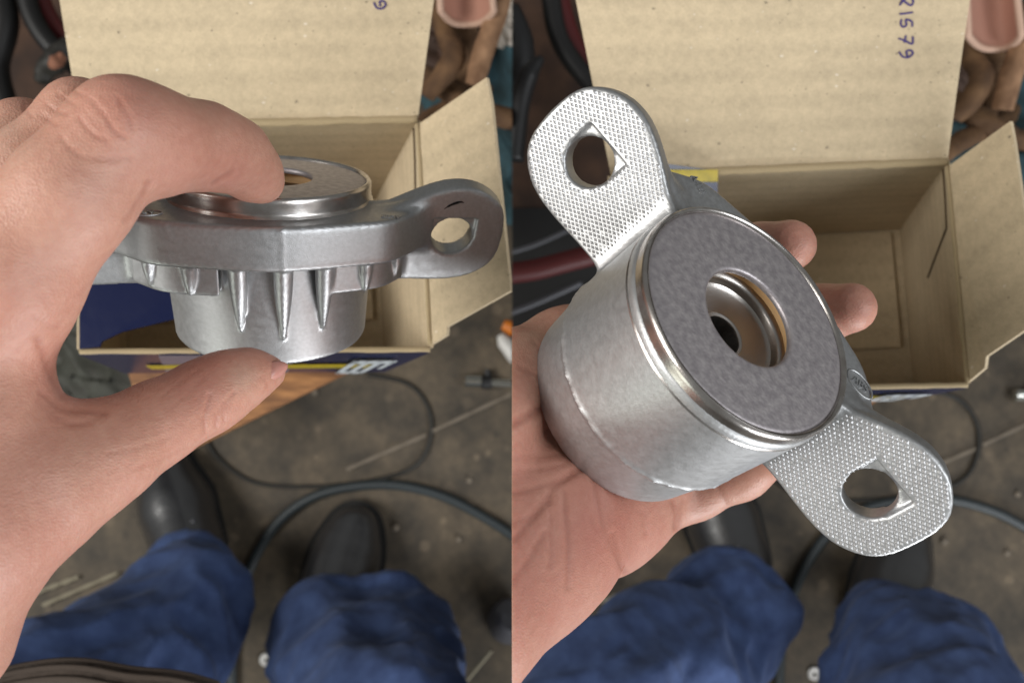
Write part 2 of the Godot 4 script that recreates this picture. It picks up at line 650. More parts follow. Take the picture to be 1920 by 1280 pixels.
# ------------------------------------------------------------------ the strut mount (millimetres inside)
class Casting:
	const EY := -18.0
	const EZ := -11.5
	const CE := 0.342
	const SE := 0.940
	func focus(_c: Vector3, _r: float) -> void:
		pass
	func smin(a: float, b: float, k: float) -> float:
		var e := maxf(k - absf(a - b), 0.0)
		return minf(a, b) - e * e / (4.0 * k)
	func smax(a: float, b: float, k: float) -> float:
		return -smin(-a, -b, k)
	func ear2d(s: float, t: float) -> float:      # outline of an ear in its own plane
		var pa := Vector2(s - 38.0, t - 8.5)
		var ba := Vector2(38.5, -8.5)
		var h := clampf(pa.dot(ba) / ba.length_squared(), 0.0, 1.0)
		var d := (pa - ba * h).length() - lerpf(17.0, 24.2, smoothstep(0.0, 1.0, h))
		return smax(d, s - 99.0, 5.0)
	func hole2d(s: float, t: float) -> float:
		return Vector2(s - 75.6, t - 1.0).length() - 8.9
	func notch2d(s: float, t: float) -> float:
		var q := Vector2(absf(s - 75.6) - 9.6, absf(t + 3.4) - 5.4)
		return minf(maxf(q.x, q.y), 0.0) + Vector2(maxf(q.x, 0), maxf(q.y, 0)).length()
	func at(p: Vector3) -> float:
		var r := sqrt(p.x * p.x + p.z * p.z)
		var s := absf(p.x)
		# drawn cup: upper drum, rolled seam, narrower lower drum
		var ribbed := smoothstep(2.0, -16.0, p.z)      # the ribbed half has no seam and a plain narrower drum
		var wall := lerpf(43.0 + (-8.0 - p.y) * 0.015, 41.4 + p.y * 0.02, ribbed)
		if p.y < -46.0: wall = lerpf(wall, lerpf(42.5 - 2.0 * ribbed, 40.8 - 1.0 * ribbed, clampf((-47.0 - p.y) / 23.0, 0.0, 1.0)), smoothstep(-46.0, -47.2, p.y))
		wall += 0.55 * (1.0 - ribbed) * exp(-pow((p.y + 46.3) / 1.1, 2.0)) * (1.0 + 0.5 * sin(atan2(p.x, p.z) * 9.0) * sin(atan2(p.x, p.z) * 31.0))
		var cup := smax(smax(r - wall, p.y - lerpf(-4.2, -7.8, ribbed), 2.5), -70.0 - p.y, 1.2)
		# flange with its skirt on the ribbed side, and the tier below it
		var s1 := sqrt(p.x * p.x + 140.0)
		var d1 := 0.277 * s1 - 0.961 * p.z - 54.6
		var d2 := 0.769 * s - 0.641 * p.z - 62.6
		var wedge := smax(d1, d2, 4.0)
		var fl := smax(smax(wedge, maxf(s - 63.0, p.z + 6.0), 3.0), maxf(p.y + 8.2, -25.9 - p.y), 2.2)
		var y := p.y - EY
		var zz := p.z - EZ
		var hh := y * CE + zz * SE
		var t := -y * SE + zz * CE
		var under := (hh + 3.0 - maxf(0.0, (46.0 - s) * 1.5)) * 0.6
		if s > 36.0: fl = smax(fl, under, 2.0)
		var f := smin(cup, fl, 2.0)
		var tier := smax(maxf(wedge + 6.0, maxf(s - 53.0, 21.0 - s)), maxf(maxf(p.z + 4.0, p.y + 20.0), -38.5 - p.y), 1.5)
		if s > 36.0: tier = smax(tier, under, 2.0)
		f = smin(f, tier, 1.5)
		# ribs
		if p.z < -8.0 and p.y < -18.0:
			for q in [[-2.5, -48.3, 3.9, -58.0, -41.0], [-18.5, -45.3, 3.8, -55.5, -36.6], [14.0, -45.8, 3.9, -54.0, -38.4], [-35.0, -41.8, 3.0, -38.0, -40.3], [31.5, -43.0, 3.0, -38.0, -41.2], [-49.0, -32.0, 2.6, -35.0, -30.2], [46.0, -35.5, 2.7, -36.0, -33.6]]:
				var a := Vector3(q[0], -24.5, q[1] + 1.0)
				var b := Vector3(q[0], q[3], q[4])
				var h := clampf((p - a).dot(b - a) / (b - a).length_squared(), 0.0, 1.0)
				f = smin(f, (p - a - (b - a) * h).length() - lerpf(q[2], 0.7, h * h), 0.8)
		# ears
		if s > 30.0:
			var ear := ear2d(s, t)
			var slab_d := smax(ear, absf(hh + 4.5) - 4.5, 1.6)
			f = smin(f, slab_d, lerpf(6.0, lerpf(4.5, 1.2, smoothstep(45.0, 51.0, s)), smoothstep(-7.0, -3.0, hh)))
			f = smax(f, -hole2d(s, t), 0.8)
			f = smax(f, -maxf(notch2d(s, t), -absf(hh + 4.5) + 2.8), 0.6)
		# parting line on the skirt and ribs
		if p.z < -36.0 and p.y > -58.0: f -= 0.2 * exp(-pow((p.x + 2.2 + 0.25 * sin(p.y * 0.7)) / 0.9, 2.0))
		# hollow inside
		f = maxf(f, -maxf(r - 27.0, -40.0 - p.y))
		return f

func make_mount(label: String) -> Node3D:
	var root := thing("strut_mount", label, "strut mount", Vector3.ZERO, "strut mounts held in the hand")
	var cs := Casting.new()
	var m := nets(cs, Vector3(-103, -72, -58), Vector3(104, 5, 46), 0.92)
	for k in m.v.size(): m.v[k] *= 0.001
	part("casting", m, mats.cast_alloy, root, 180, 0, true)
	# rolled steel cover, its disc, and what shows through its hole
	part("cover_rim", lathe([Vector2(43.2, -8.8), Vector2(43.0, -7.9), Vector2(42.45, -7.2), Vector2(42.3, -6.2), Vector2(42.35, -2.6), Vector2(42.4, -1.5), Vector2(42.1, -0.6), Vector2(41.5, 0.0), Vector2(40.8, -0.1), Vector2(40.3, -0.7), Vector2(40.1, -1.4), Vector2(39.8, -1.9)]), mats.rolled_steel, root, 50, 0, true)
	part("cover_disc", lathe([Vector2(40.3, -1.6), Vector2(39.6, -1.2), Vector2(38.8, -1.0), Vector2(32, -0.8), Vector2(24, -0.7), Vector2(19, -0.7), Vector2(18.2, -0.85), Vector2(17.7, -1.3), Vector2(17.5, -2.2), Vector2(17.7, -3.0), Vector2(18.6, -3.2)]), mats.disc_steel, root, 50, 0, true)
	part("rubber_ring", lathe([Vector2(18.4, -3.0), Vector2(21.4, -3.2), Vector2(22.2, -4.0), Vector2(22.0, -7.0), Vector2(21.4, -8.4)]), mats.tan_rubber, root, 50, 0, true)
	part("bearing_plate", lathe([Vector2(21.6, -7.9), Vector2(20.2, -8.6), Vector2(19.4, -9.6), Vector2(19.0, -11.8), Vector2(17.6, -13.0), Vector2(13.5, -14.0), Vector2(9.4, -14.4), Vector2(8.3, -14.0), Vector2(7.4, -14.3), Vector2(7.0, -15.4), Vector2(6.9, -26.0)]), mats.turned_steel, root, 35, 0, true)
	part("bolt_hole", lathe([Vector2(7.0, -25.5), Vector2(3.0, -26.0), Vector2(0.01, -26.0)]), mats.dark_hole, root, 50, 0, true)
	# raised marks on the flange
	var oval := []
	for k in 37: oval.append(Vector3(46.0 + 6.2 * cos(TAU * k / 36), -8.1, -33.5 + 4.0 * sin(TAU * k / 36)) * 0.001)
	part("oval_emblem", tube(oval, [0.00038], 6), mats.cast_alloy, root, 180, 0, true)
	for q in [["ABS", 46.0, -33.5, 12], ["A-III", -45.0, -37.5, 14]]:
		var tm := TextMesh.new()
		var sf := SystemFont.new()
		sf.font_names = PackedStringArray(["Droid Sans"])
		tm.font = sf
		tm.text = q[0]
		tm.font_size = 16
		tm.pixel_size = 0.00026
		tm.depth = 0.0007
		var o := MeshInstance3D.new()
		o.name = "stamped_letters"
		o.mesh = tm
		o.material_override = mats.cast_alloy
		root.add_child(o, true)
		o.position = Vector3(q[1], -8.05, q[2]) * 0.001
		o.rotation_degrees = Vector3(-90, q[3] if q[1] > 0 else -q[3], 0)
	# knurled faces of the two ears
	for sg in [-1.0, 1.0]:
		var k := M.new()
		var ru := Vector2(1.4, 0.88)
		var rv := Vector2(1.4, -0.88)
		for a in range(-30, 60):
			for b in range(-40, 60):
				var c: Vector2 = Vector2(48.0, 0) + ru * a + rv * b
				if c.x < 47.5 or c.x > 100.5 or absf(c.y) > 27: continue
				if cs.ear2d(c.x, c.y) > -1.5 or cs.hole2d(c.x, c.y) < 1.0 or cs.notch2d(c.x, c.y) < 1.0: continue
				var hgt := rng.randf_range(0.36, 0.62) if rng.randf() > 0.06 else 0.2
				var q := []
				for o: Vector2 in [ru * 0.5 + rv * 0.5, ru * 0.5 - rv * 0.5, -ru * 0.5 - rv * 0.5, -ru * 0.5 + rv * 0.5]: q.append(ear_at(cs, c + o * 0.98, -0.12, sg))
				var top := ear_at(cs, c + Vector2(rng.randf_range(-0.1, 0.1), rng.randf_range(-0.1, 0.1)), hgt, sg)
				for e in 4:
					if sg > 0: k.tri(q[(e + 1) % 4], q[e], top)
					else: k.tri(q[e], q[(e + 1) % 4], top)
		var o := part("knurling", k, mats.knurled_alloy, root, 5, 0, true)
		o.set_meta("kind", "stuff")
	return root

func ear_at(cs: Casting, st: Vector2, h: float, sg: float) -> Vector3:
	return Vector3(st.x * sg, cs.EY + h * cs.CE - st.y * cs.SE, cs.EZ + h * cs.SE + st.y * cs.CE) * 0.001

# ------------------------------------------------------------------ hands
func chain(f: Field, k: float, pts: Array) -> void:  # [x, y, depth, radius in photo pixels] along a finger
	for q in pts.size() - 1:
		var a = pts[q]
		var b = pts[q + 1]
		f.bone(pt(a[0], a[1], a[2]), pt(b[0], b[1], b[2]), a[3] * a[2] / FOCAL, b[3] * b[2] / FOCAL, k)

func finer(m: M) -> M:
	var o := M.new()
	o.v = m.v.duplicate()
	o.n = m.n.duplicate()
	var mid := {}
	for t in range(0, m.i.size(), 3):
		var q := [0, 0, 0]
		for e in 3:
			var a := m.i[t + e]
			var b := m.i[t + (e + 1) % 3]
			var key := mini(a, b) * 4000000 + maxi(a, b)
			if not mid.has(key):
				mid[key] = o.v.size()
				var w := m.n[a] + m.n[b]
				var d := m.v[b] - m.v[a]
				o.v.append((m.v[a] + m.v[b]) * 0.5 + (m.n[a] * d.dot(m.n[a]) * -0.125 + m.n[b] * d.dot(m.n[b]) * 0.125))
				o.n.append(w.normalized())
			q[e] = mid[key]
		for x in [m.i[t], q[0], q[2], q[0], m.i[t + 1], q[1], q[2], q[1], m.i[t + 2], q[0], q[1], q[2]]: o.i.append(x)
	return o

func skin_mesh(f: Field, cell: float, creases: Array, reds: Array) -> M:
	var m := finer(nets(f, f.lo, f.hi, cell))
	var z := FastNoiseLite.new()
	z.frequency = 45.0
	z.fractal_octaves = 4
	z.seed = 3
	var segs := []
	for cr in creases:               # [width px, depth mm, points]
		var path := curve(cr[2], 6)
		var box := Rect2(path[0], Vector2.ZERO)
		for p in path: box = box.expand(p)
		segs.append([cr[0] * 1.05, cr[1] * 0.6, path, box.grow(cr[0] * 3.5)])
	m.c.resize(m.v.size())
	for k in m.v.size():
		var p := m.v[k]
		var n := m.n[k]
		var face := n.dot((eye - p).normalized())
		var q := pix(p)
		var sunk := 0.0
		if face > 0.05:
			for s in segs:
				if not s[3].has_point(q): continue
				var best := 1e9
				var path: Array = s[2]
				for e in path.size() - 1:
					best = minf(best, q.distance_squared_to(Geometry2D.get_closest_point_to_segment(q, path[e], path[e + 1])))
				var w: float = s[0]
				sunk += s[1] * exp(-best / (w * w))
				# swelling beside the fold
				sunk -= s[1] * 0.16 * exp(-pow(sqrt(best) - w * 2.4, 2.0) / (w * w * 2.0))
		m.v[k] = p - n * (sunk * 0.001 - z.get_noise_3dv(p * 0.6) * 0.00035)
		var red := 0.0
		for r in reds:
			var d: float = q.distance_to(Vector2(r[0], r[1])) / r[2]
			red += r[3] * exp(-d * d)
		red += z.get_noise_3dv(p) * 0.22
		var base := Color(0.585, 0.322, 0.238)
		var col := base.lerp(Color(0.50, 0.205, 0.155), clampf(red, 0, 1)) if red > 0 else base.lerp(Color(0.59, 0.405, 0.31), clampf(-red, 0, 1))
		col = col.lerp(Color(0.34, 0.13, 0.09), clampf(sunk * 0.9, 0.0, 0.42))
		m.c[k] = col
	m.smooth()
	return m

# ------------------------------------------------------------------ build
func _ready() -> void:
	rng.seed = 1
	var tilt := deg_to_rad(-84.0)
	# camera, surroundings, lamps
	var cam := Camera3D.new()
	cam.name = "camera"
	cam.fov = 45.0
	cam.near = 0.02
	cam.far = 60.0
	cam.position = eye
	cam.rotation.x = tilt
	var lens := CameraAttributesPhysical.new()
	lens.frustum_focal_length = 12.0 / tan(deg_to_rad(22.5))
	lens.frustum_focus_distance = 0.3
	lens.exposure_aperture = lens.frustum_focal_length / 2.5
	lens.frustum_near = 0.02
	lens.frustum_far = 60.0
	add_child(cam)
	cam.attributes = lens
	cam.fov = 45.0
	cam.current = true
	ax = cam.basis.x
	ay = cam.basis.y
	az = cam.basis.z
	var env := WorldEnvironment.new()
	env.name = "surroundings"
	var e := Environment.new()
	e.background_mode = Environment.BG_COLOR
	e.background_color = lin(0.2, 0.203, 0.198)
	e.tonemap_mode = Environment.TONE_MAPPER_LINEAR
	e.tonemap_exposure = 1.0
	e.sdfgi_enabled = true
	e.ssao_enabled = true
	e.ssil_enabled = true
	env.environment = e
	add_child(env)
	window_light("ceiling_light", Vector3(-1.9, 2.5, 0.25), Vector3(0.0, 0.95, 0.0), Vector2(1.3, 1.1), 7.0, Color(1.0, 0.99, 0.97))
	window_light("window_light", Vector3(1.6, 2.3, 0.5), Vector3(0.0, 0.95, 0.0), Vector2(1.2, 1.0), 2.7, Color(0.97, 0.985, 1.0))
	window_light("window_light", Vector3(0.9, 0.82, 1.6), Vector3(-0.05, 0.97, 0.0), Vector2(0.9, 0.5), 2.8, Color(0.98, 0.99, 1.0))
	window_light("window_light", Vector3(-1.0, 1.1, 0.9), Vector3(0.05, 1.05, 0.0), Vector2(0.4, 0.4), 0.2, Color(0.97, 1.0, 0.95))
	make_materials()
	build_floor()
	build_left()
	build_right()

func window_light(called: String, at: Vector3, to: Vector3, size: Vector2, energy: float, color: Color) -> void:
	var l := AreaLight3D.new()
	l.name = numbered(called)
	l.area_size = size
	l.light_energy = energy
	l.light_color = color
	l.shadow_enabled = true
	l.area_range = 12.0
	add_child(l)
	l.look_at_from_position(at, to, Vector3.UP)

func build_floor() -> void:
	var m := M.new()
	m.quad(Vector3(-4, 0, 4), Vector3(4, 0, 4), Vector3(4, 0, -4), Vector3(-4, 0, -4), PackedVector2Array([Vector2(-4, 4), Vector2(4, 4), Vector2(4, -4), Vector2(-4, -4)]))
	var g := part("floor", m, mats.floor)
	g.set_meta("kind", "structure")

func stripe(parent: Node3D, called: String, a: Vector3, b: Vector3, w: float, m: Material, side: int, lift := 0.004) -> void:
	var across := (b - a).cross(Vector3.UP).normalized() * w * 0.5
	var up := Vector3.UP * lift
	var q := M.new()
	var steps := 14
	for k in steps:
		var p := a.lerp(b, float(k) / steps) + up
		var r := a.lerp(b, float(k + 1) / steps) + up
		var w1 := 0.5 + 0.5 * absf(sin(k * 2.3 + a.x * 40.0))
		var w2 := 0.5 + 0.5 * absf(sin((k + 1) * 2.3 + a.x * 40.0))
		q.quad(p - across * w1, r - across * w2, r + across * w2, p + across * w1)
	for k in q.i.size() / 3: pass
	part(called, q, m, parent, 40, side)

# ------------------------------------------------------------------ things both views show
func carton(label: String, rim: Array, rim_d: Array, axis_px: Vector2, deep: float, lid_px: Array, lid_d: Array, flap_px: Array, flap_d: Array, writing: Array, side: int, left_flap: Array) -> void:
	# rim: front-left, front-right, back-right, back-left in photo pixels
	var t := []
	for k in 4: t.append(pt(rim[k].x, rim[k].y, rim_d[k]))
	var down := ray(axis_px.x, axis_px.y).normalized() * deep
	var b := []
	for p in t: b.append(p + down)
	var base: Vector3 = (b[0] + b[1] + b[2] + b[3]) / 4.0
	var box := thing("carton", label, "cardboard box", base, "open cartons behind the mounts")
	var ex: Vector3 = (t[1] - t[0]).normalized()
	var ez: Vector3 = (t[3] - t[0]).normalized()
	var th := 0.0022
	part("bottom_panel", slab([b[0], b[1], b[2], b[3]], down.normalized() * th), mats.cardboard, box, 40, side)
	# inner flaps on the bottom
	var up := -down.normalized()
	var fl := part("bottom_flap", slab([b[3].lerp(b[0], 0.02) + up * 0.003 + ex * 0.004, b[2].lerp(b[1], 0.02) + up * 0.003 - ex * 0.008, b[1].lerp(b[2], 0.28) + up * 0.005 - ex * 0.008, b[0].lerp(b[3], 0.28) + up * 0.005 + ex * 0.004], down.normalized() * th), mats.cardboard, box, 40, side)
	fl.position = fl.position
	part("back_panel", slab([t[3], t[2], b[2], b[3]], ez * th), mats.cardboard, box, 40, side)
	part("right_panel", slab([t[1], t[2], b[2], b[1]], ex * th), mats.cardboard, box, 40, side)
	part("left_panel", slab([t[0], t[3], b[3], b[0]], -ex * th), mats.cardboard, box, 40, side)
	part("front_panel", slab([t[0], t[1], b[1], b[0]], -ez * th), mats.cardboard, box, 40, side)
	# printed outside of the front: blue, a lilac band, yellow line
	var o := -ez * (th + 0.0006)
	var fr := func(u: float, w: float) -> Vector3: return t[0].lerp(t[1], u).lerp(b[0].lerp(b[1], u), w) + o
	part("blue_print", slab([fr.call(-0.005, 0.0), fr.call(1.0, 0.0), fr.call(1.0, 1.0), fr.call(-0.005, 1.0)], -ez * 0.0004), mats.blue_print, box, 40, side)
	var o2 := -ez * 0.0008
	part("lilac_print", slab([fr.call(0.22, 0.03) + o2, fr.call(0.62, 0.03) + o2, fr.call(0.62, 0.96) + o2, fr.call(0.16, 0.96) + o2], -ez * 0.0003), mats.lilac_print, box, 40, side)
	part("yellow_stripe", slab([fr.call(0.14, 0.42) + o2 * 2, fr.call(0.9, 0.42) + o2 * 2, fr.call(0.9, 0.6) + o2 * 2, fr.call(0.14, 0.6) + o2 * 2], -ez * 0.0003), mats.yellow_print, box, 40, side)
	for q in [[0.80, 0.2, 0.02, 0.7], [0.84, 0.2, 0.02, 0.7], [0.88, 0.2, 0.02, 0.7], [0.80, 0.2, 0.13, 0.12], [0.80, 0.78, 0.1, 0.12], [0.92, 0.2, 0.015, 0.4]]:
		part("white_lettering", slab([fr.call(q[0], q[1]) + o2 * 3, fr.call(q[0] + q[2], q[1]) + o2 * 3, fr.call(q[0] + q[2], q[1] + q[3]) + o2 * 3, fr.call(q[0], q[1] + q[3]) + o2 * 3], -ez * 0.0003), mats.white_print, box, 40, side)
	# cut edge of the front rim
	part("rim_edge", tube(curve([t[0] - ez * th * 0.5, t[0].lerp(t[1], 0.5) - ez * th * 0.6 - down.normalized() * 0.0006, t[1] - ez * th * 0.5], 12), [0.0017], 8, 0.0006, 300.0), mats.card_edge, box, 180, side)
	# lid standing behind, with the fold where it is hinged and the number written on it
	var l := []
	for k in 4: l.append(pt(lid_px[k].x, lid_px[k].y, lid_d[k]))
	var ln: Vector3 = (l[1] - l[0]).cross(l[3] - l[0]).normalized()
	if ln.dot(eye - l[0]) < 0: ln = -ln
	var lid := part("lid", bent_sheet(l, 0.0025, ln), mats.cardboard, box, 60, side)
	part("hinge_fold", tube(curve([l[0] + ln * 0.001, l[0].lerp(l[1], 0.33) + ln * 0.0017, l[0].lerp(l[1], 0.7) + ln * 0.0014, l[1] + ln * 0.001], 12), [0.0024], 10, 0.0007, 200.0, 0.8), mats.card_edge, box, 180, side)
	for stroke in writing:
		var path := []
		for q in curve(stroke, 6):
			var uu := 0.9
			var vv := 0.3
			for step in 12:
				var off: Vector2 = pix(l[0].lerp(l[1], uu).lerp(l[3].lerp(l[2], uu), vv)) - q
				uu -= off.x / (lid_px[1].x - lid_px[0].x)
				vv -= off.y / (lid_px[3].y - lid_px[0].y)
			path.append(l[0].lerp(l[1], uu).lerp(l[3].lerp(l[2], uu), vv) + ln * (0.0003 + 0.0016 * sin(uu * PI) * sin(vv * 2.6) + 0.0005 * sin(uu * 9.0 + vv * 4.0)))
		part("handwriting", tube(path, [0.00055], 6), mats.ink, lid, 180, side)
	# crease pressed across the lid
	var f := []
	for p in flap_px.size(): f.append(pt(flap_px[p].x, flap_px[p].y, flap_d[p]))
	var fn: Vector3 = (f[1] - f[0]).cross(f[-1] - f[0]).normalized()
	if fn.dot(eye - f[0]) < 0: fn = -fn
	part("side_flap", slab(f, -fn * th), mats.cardboard, box, 40, side)
	part("flap_score", tube(curve([f[0] + fn * 0.0004, f[0].lerp(f[-1], 0.5) + fn * 0.001 + ex * 0.0008, f[-1] + fn * 0.0004], 10), [0.0015], 8, 0.0006, 300.0), mats.card_edge, box, 180, side)
	# slit cut in the right wall and the ridge next to the hinge
	var wl := func(u: float, w: float) -> Vector3: return t[1].lerp(t[2], u).lerp(b[1].lerp(b[2], u), w) - ex * 0.0006
	part("wall_slit", tube([wl.call(0.72, 0.08), wl.call(0.62, 0.36), wl.call(0.58, 0.46)], [0.0006], 6), mats.slit, box, 180, side)
	part("wall_slit", tube([wl.call(0.99, 0.05), wl.call(0.84, 0.06), wl.call(0.72, 0.08)], [0.0007], 6), mats.slit, box, 180, side)
	if left_flap.size():
		var g := []
		for q in left_flap: g.append(pt(q[0], q[1], q[2]))
		var gn: Vector3 = (g[1] - g[0]).cross(g[2] - g[0]).normalized()
		if gn.dot(eye - g[0]) < 0: gn = -gn
		part("printed_flap", slab(g, -gn * 0.002), mats.blue_print, box, 40, side)

func bent_sheet(q: Array, th: float, nrm: Vector3) -> M:   # a sheet that bellies a little
	var m := M.new()
	var nu := 24
	var nv := 16
	var grid := func(u: float, v: float, h: float) -> Vector3:
		var p: Vector3 = q[0].lerp(q[1], u).lerp(q[3].lerp(q[2], u), v)
		return p + nrm * (h + 0.0016 * sin(u * PI) * sin(v * 2.6) + 0.0005 * sin(u * 9.0 + v * 4.0))
	var w: float = q[0].distance_to(q[1])
	var hgt: float = q[0].distance_to(q[3])
	for face in 2:
		var k0 := m.v.size()
		for j in nv + 1:
			for i in nu + 1:
				m.v.append(grid.call(float(i) / nu, float(j) / nv, 0.0 if face == 0 else -th))
				m.uv.append(Vector2(float(i) / nu * w, float(j) / nv * hgt))
		for j in nv:
			for i in nu:
				var a := k0 + j * (nu + 1) + i
				var ids := [a, a + 1, a + nu + 2, a, a + nu + 2, a + nu + 1]
				if face == 1: ids.reverse()
				for x in ids: m.i.append(x)
	if (m.v[1] - m.v[0]).cross(m.v[nu + 1] - m.v[0]).dot(nrm) < 0.0:
		m.i.reverse()
	var n := (nu + 1) * (nv + 1)
	var ring := []
	for i in nu: ring.append(i)
	for j in nv: ring.append(j * (nu + 1) + nu)
	for i in nu: ring.append(nv * (nu + 1) + nu - i)
	for j in nv: ring.append((nv - j) * (nu + 1))
	for k in ring.size():
		var a: int = ring[k]
		var b: int = ring[(k + 1) % ring.size()]
		m.quad(m.v[a], m.v[a + n], m.v[b + n], m.v[b], PackedVector2Array([m.uv[a], m.uv[a], m.uv[b], m.uv[b]]))
	return m

func wooden_board(label: String, px: Array, d: float, side: int) -> void:
	var top := []
	for p in px: top.append(pt(p.x, p.y, d))
	var nrm: Vector3 = (top[1] - top[0]).cross(top[2] - top[0]).normalized()
	if nrm.dot(eye - top[0]) < 0: nrm = -nrm
	var o := part("wooden_board", slab(top, -nrm * 0.022), mats.pine, null, 40, side)
	tag(o, label, "board", "wooden boards under the cartons")

func shoe(parent: Node3D, px: Array, side: int, dots: Array) -> void:   # [x, y, radius m, height m] from toe to ankle
	var f := Field.new()
	f.group(0.02)
	for k in px.size() - 1:
		var a = px[k]
		var b = px[k + 1]
		f.bone(flo(a[0], a[1], a[3]), flo(b[0], b[1], b[3]), a[2], b[2], 0.03)
	f.floor_y = 0.014
	var up := nets(f, f.lo, f.hi, 0.005)
	var s := part("shoe", up, mats.black_leather, parent, 180, side)
	var g := Field.new()
	g.group(0.02)
	for k in px.size() - 1:
		var a = px[k]
		var b = px[k + 1]
		g.bone(flo(a[0], a[1], 0.02), flo(b[0], b[1], 0.02), minf(a[2], 0.05) + 0.009, minf(b[2], 0.05) + 0.007, 0.03)
	var sole := nets(g, g.lo, g.hi, 0.007)
	for k in sole.v.size(): sole.v[k].y = clampf(sole.v[k].y, 0.001, 0.018)
	sole.smooth()
	part("sole", sole, mats.shoe_sole, s, 180, side)
	for q in dots:
		var best := Vector3.ZERO
		var err := 1e9
		for p in up.v:
			var w: Vector3 = p + s.position + parent.position
			var d: float = pix(w).distance_squared_to(Vector2(q[0], q[1])) - w.y * 800.0
			if d < err:
				err = d
				best = w
		var ring := SphereMesh.new()
		ring.radius = 0.003
		ring.height = 0.004
		ring.radial_segments = 12
		ring.rings = 6
		var o := MeshInstance3D.new()
		o.name = "eyelet"
		o.mesh = ring
		o.material_override = mats.grey_plastic
		s.add_child(o, true)
		o.position = best - s.position - parent.position

func trouser(parent: Node3D, bones: Array, hem: Array, folds: float, side: int, sd: int) -> void:   # [[x, y, depth, r px], ...] several runs; hem: two points from cuff to knee
	var f := Field.new()
	f.group(0.02)
	for run in bones: chain(f, 0.05, run)
	f.plane_p = pt(hem[0][0], hem[0][1], hem[0][2])
	f.plane_n = (f.plane_p - pt(hem[1][0], hem[1][1], hem[1][2])).normalized()
	var m := nets(f, f.lo, f.hi, 0.007)
	var z := FastNoiseLite.new()
	z.frequency = 4.5
	z.fractal_octaves = 2
	z.seed = sd
	var z2 := FastNoiseLite.new()
	z2.frequency = 6.5
	z2.fractal_type = FastNoiseLite.FRACTAL_RIDGED
	z2.fractal_octaves = 2
	z2.seed = sd + 3
	for k in m.v.size():
		var p := m.v[k]
		var up := -(p - f.plane_p).dot(f.plane_n)      # distance from the cuff
		var calm := clampf(up / 0.03, 0.15, 1.0)
		var along := p - f.plane_n * p.dot(f.plane_n) * 0.25   # folds run round the leg
		var d := z.get_noise_3dv(along) * folds * 1.25 + z2.get_noise_3d(along.x * 0.8, along.y * 1.4, along.z * 1.2 + along.x * 0.7) * folds * 0.6
		d = d * calm - 0.0022 * exp(-pow((up - 0.026) / 0.004, 2.0)) + (0.002 if up < 0.024 else 0.0)
		m.v[k] = p + m.n[k] * d
	m.smooth()
	part("trouser_leg", m, mats.denim, parent, 180, side)

func hose(called: String, label: String, category: String, px: Array, r: float, m: Material, side: int, h := -1.0, bump := 0.0, group := "") -> Node3D:
	var path := []
	for q in curve(px, 14): path.append(flo(q.x, q.y, r if h < 0 else h))
	return tag(part(called, tube(path, [r], 14, bump), m, null, 180, side), label, category, group)

func stick(px: Array, radii: Array, bump: float, segs := 16) -> M:   # [x, y, depth] along, radii in metres
	var p3 := []
	for q in px: p3.append(pt(q[0], q[1], q[2]))
	var path := curve(p3, 10)
	var rr := []
	for k in path.size():
		var t := float(k) / (path.size() - 1) * (radii.size() - 1)
		rr.append(lerpf(radii[int(t)], radii[mini(int(t) + 1, radii.size() - 1)], t - int(t)))
	return tube(path, rr, segs, bump, 40.0)

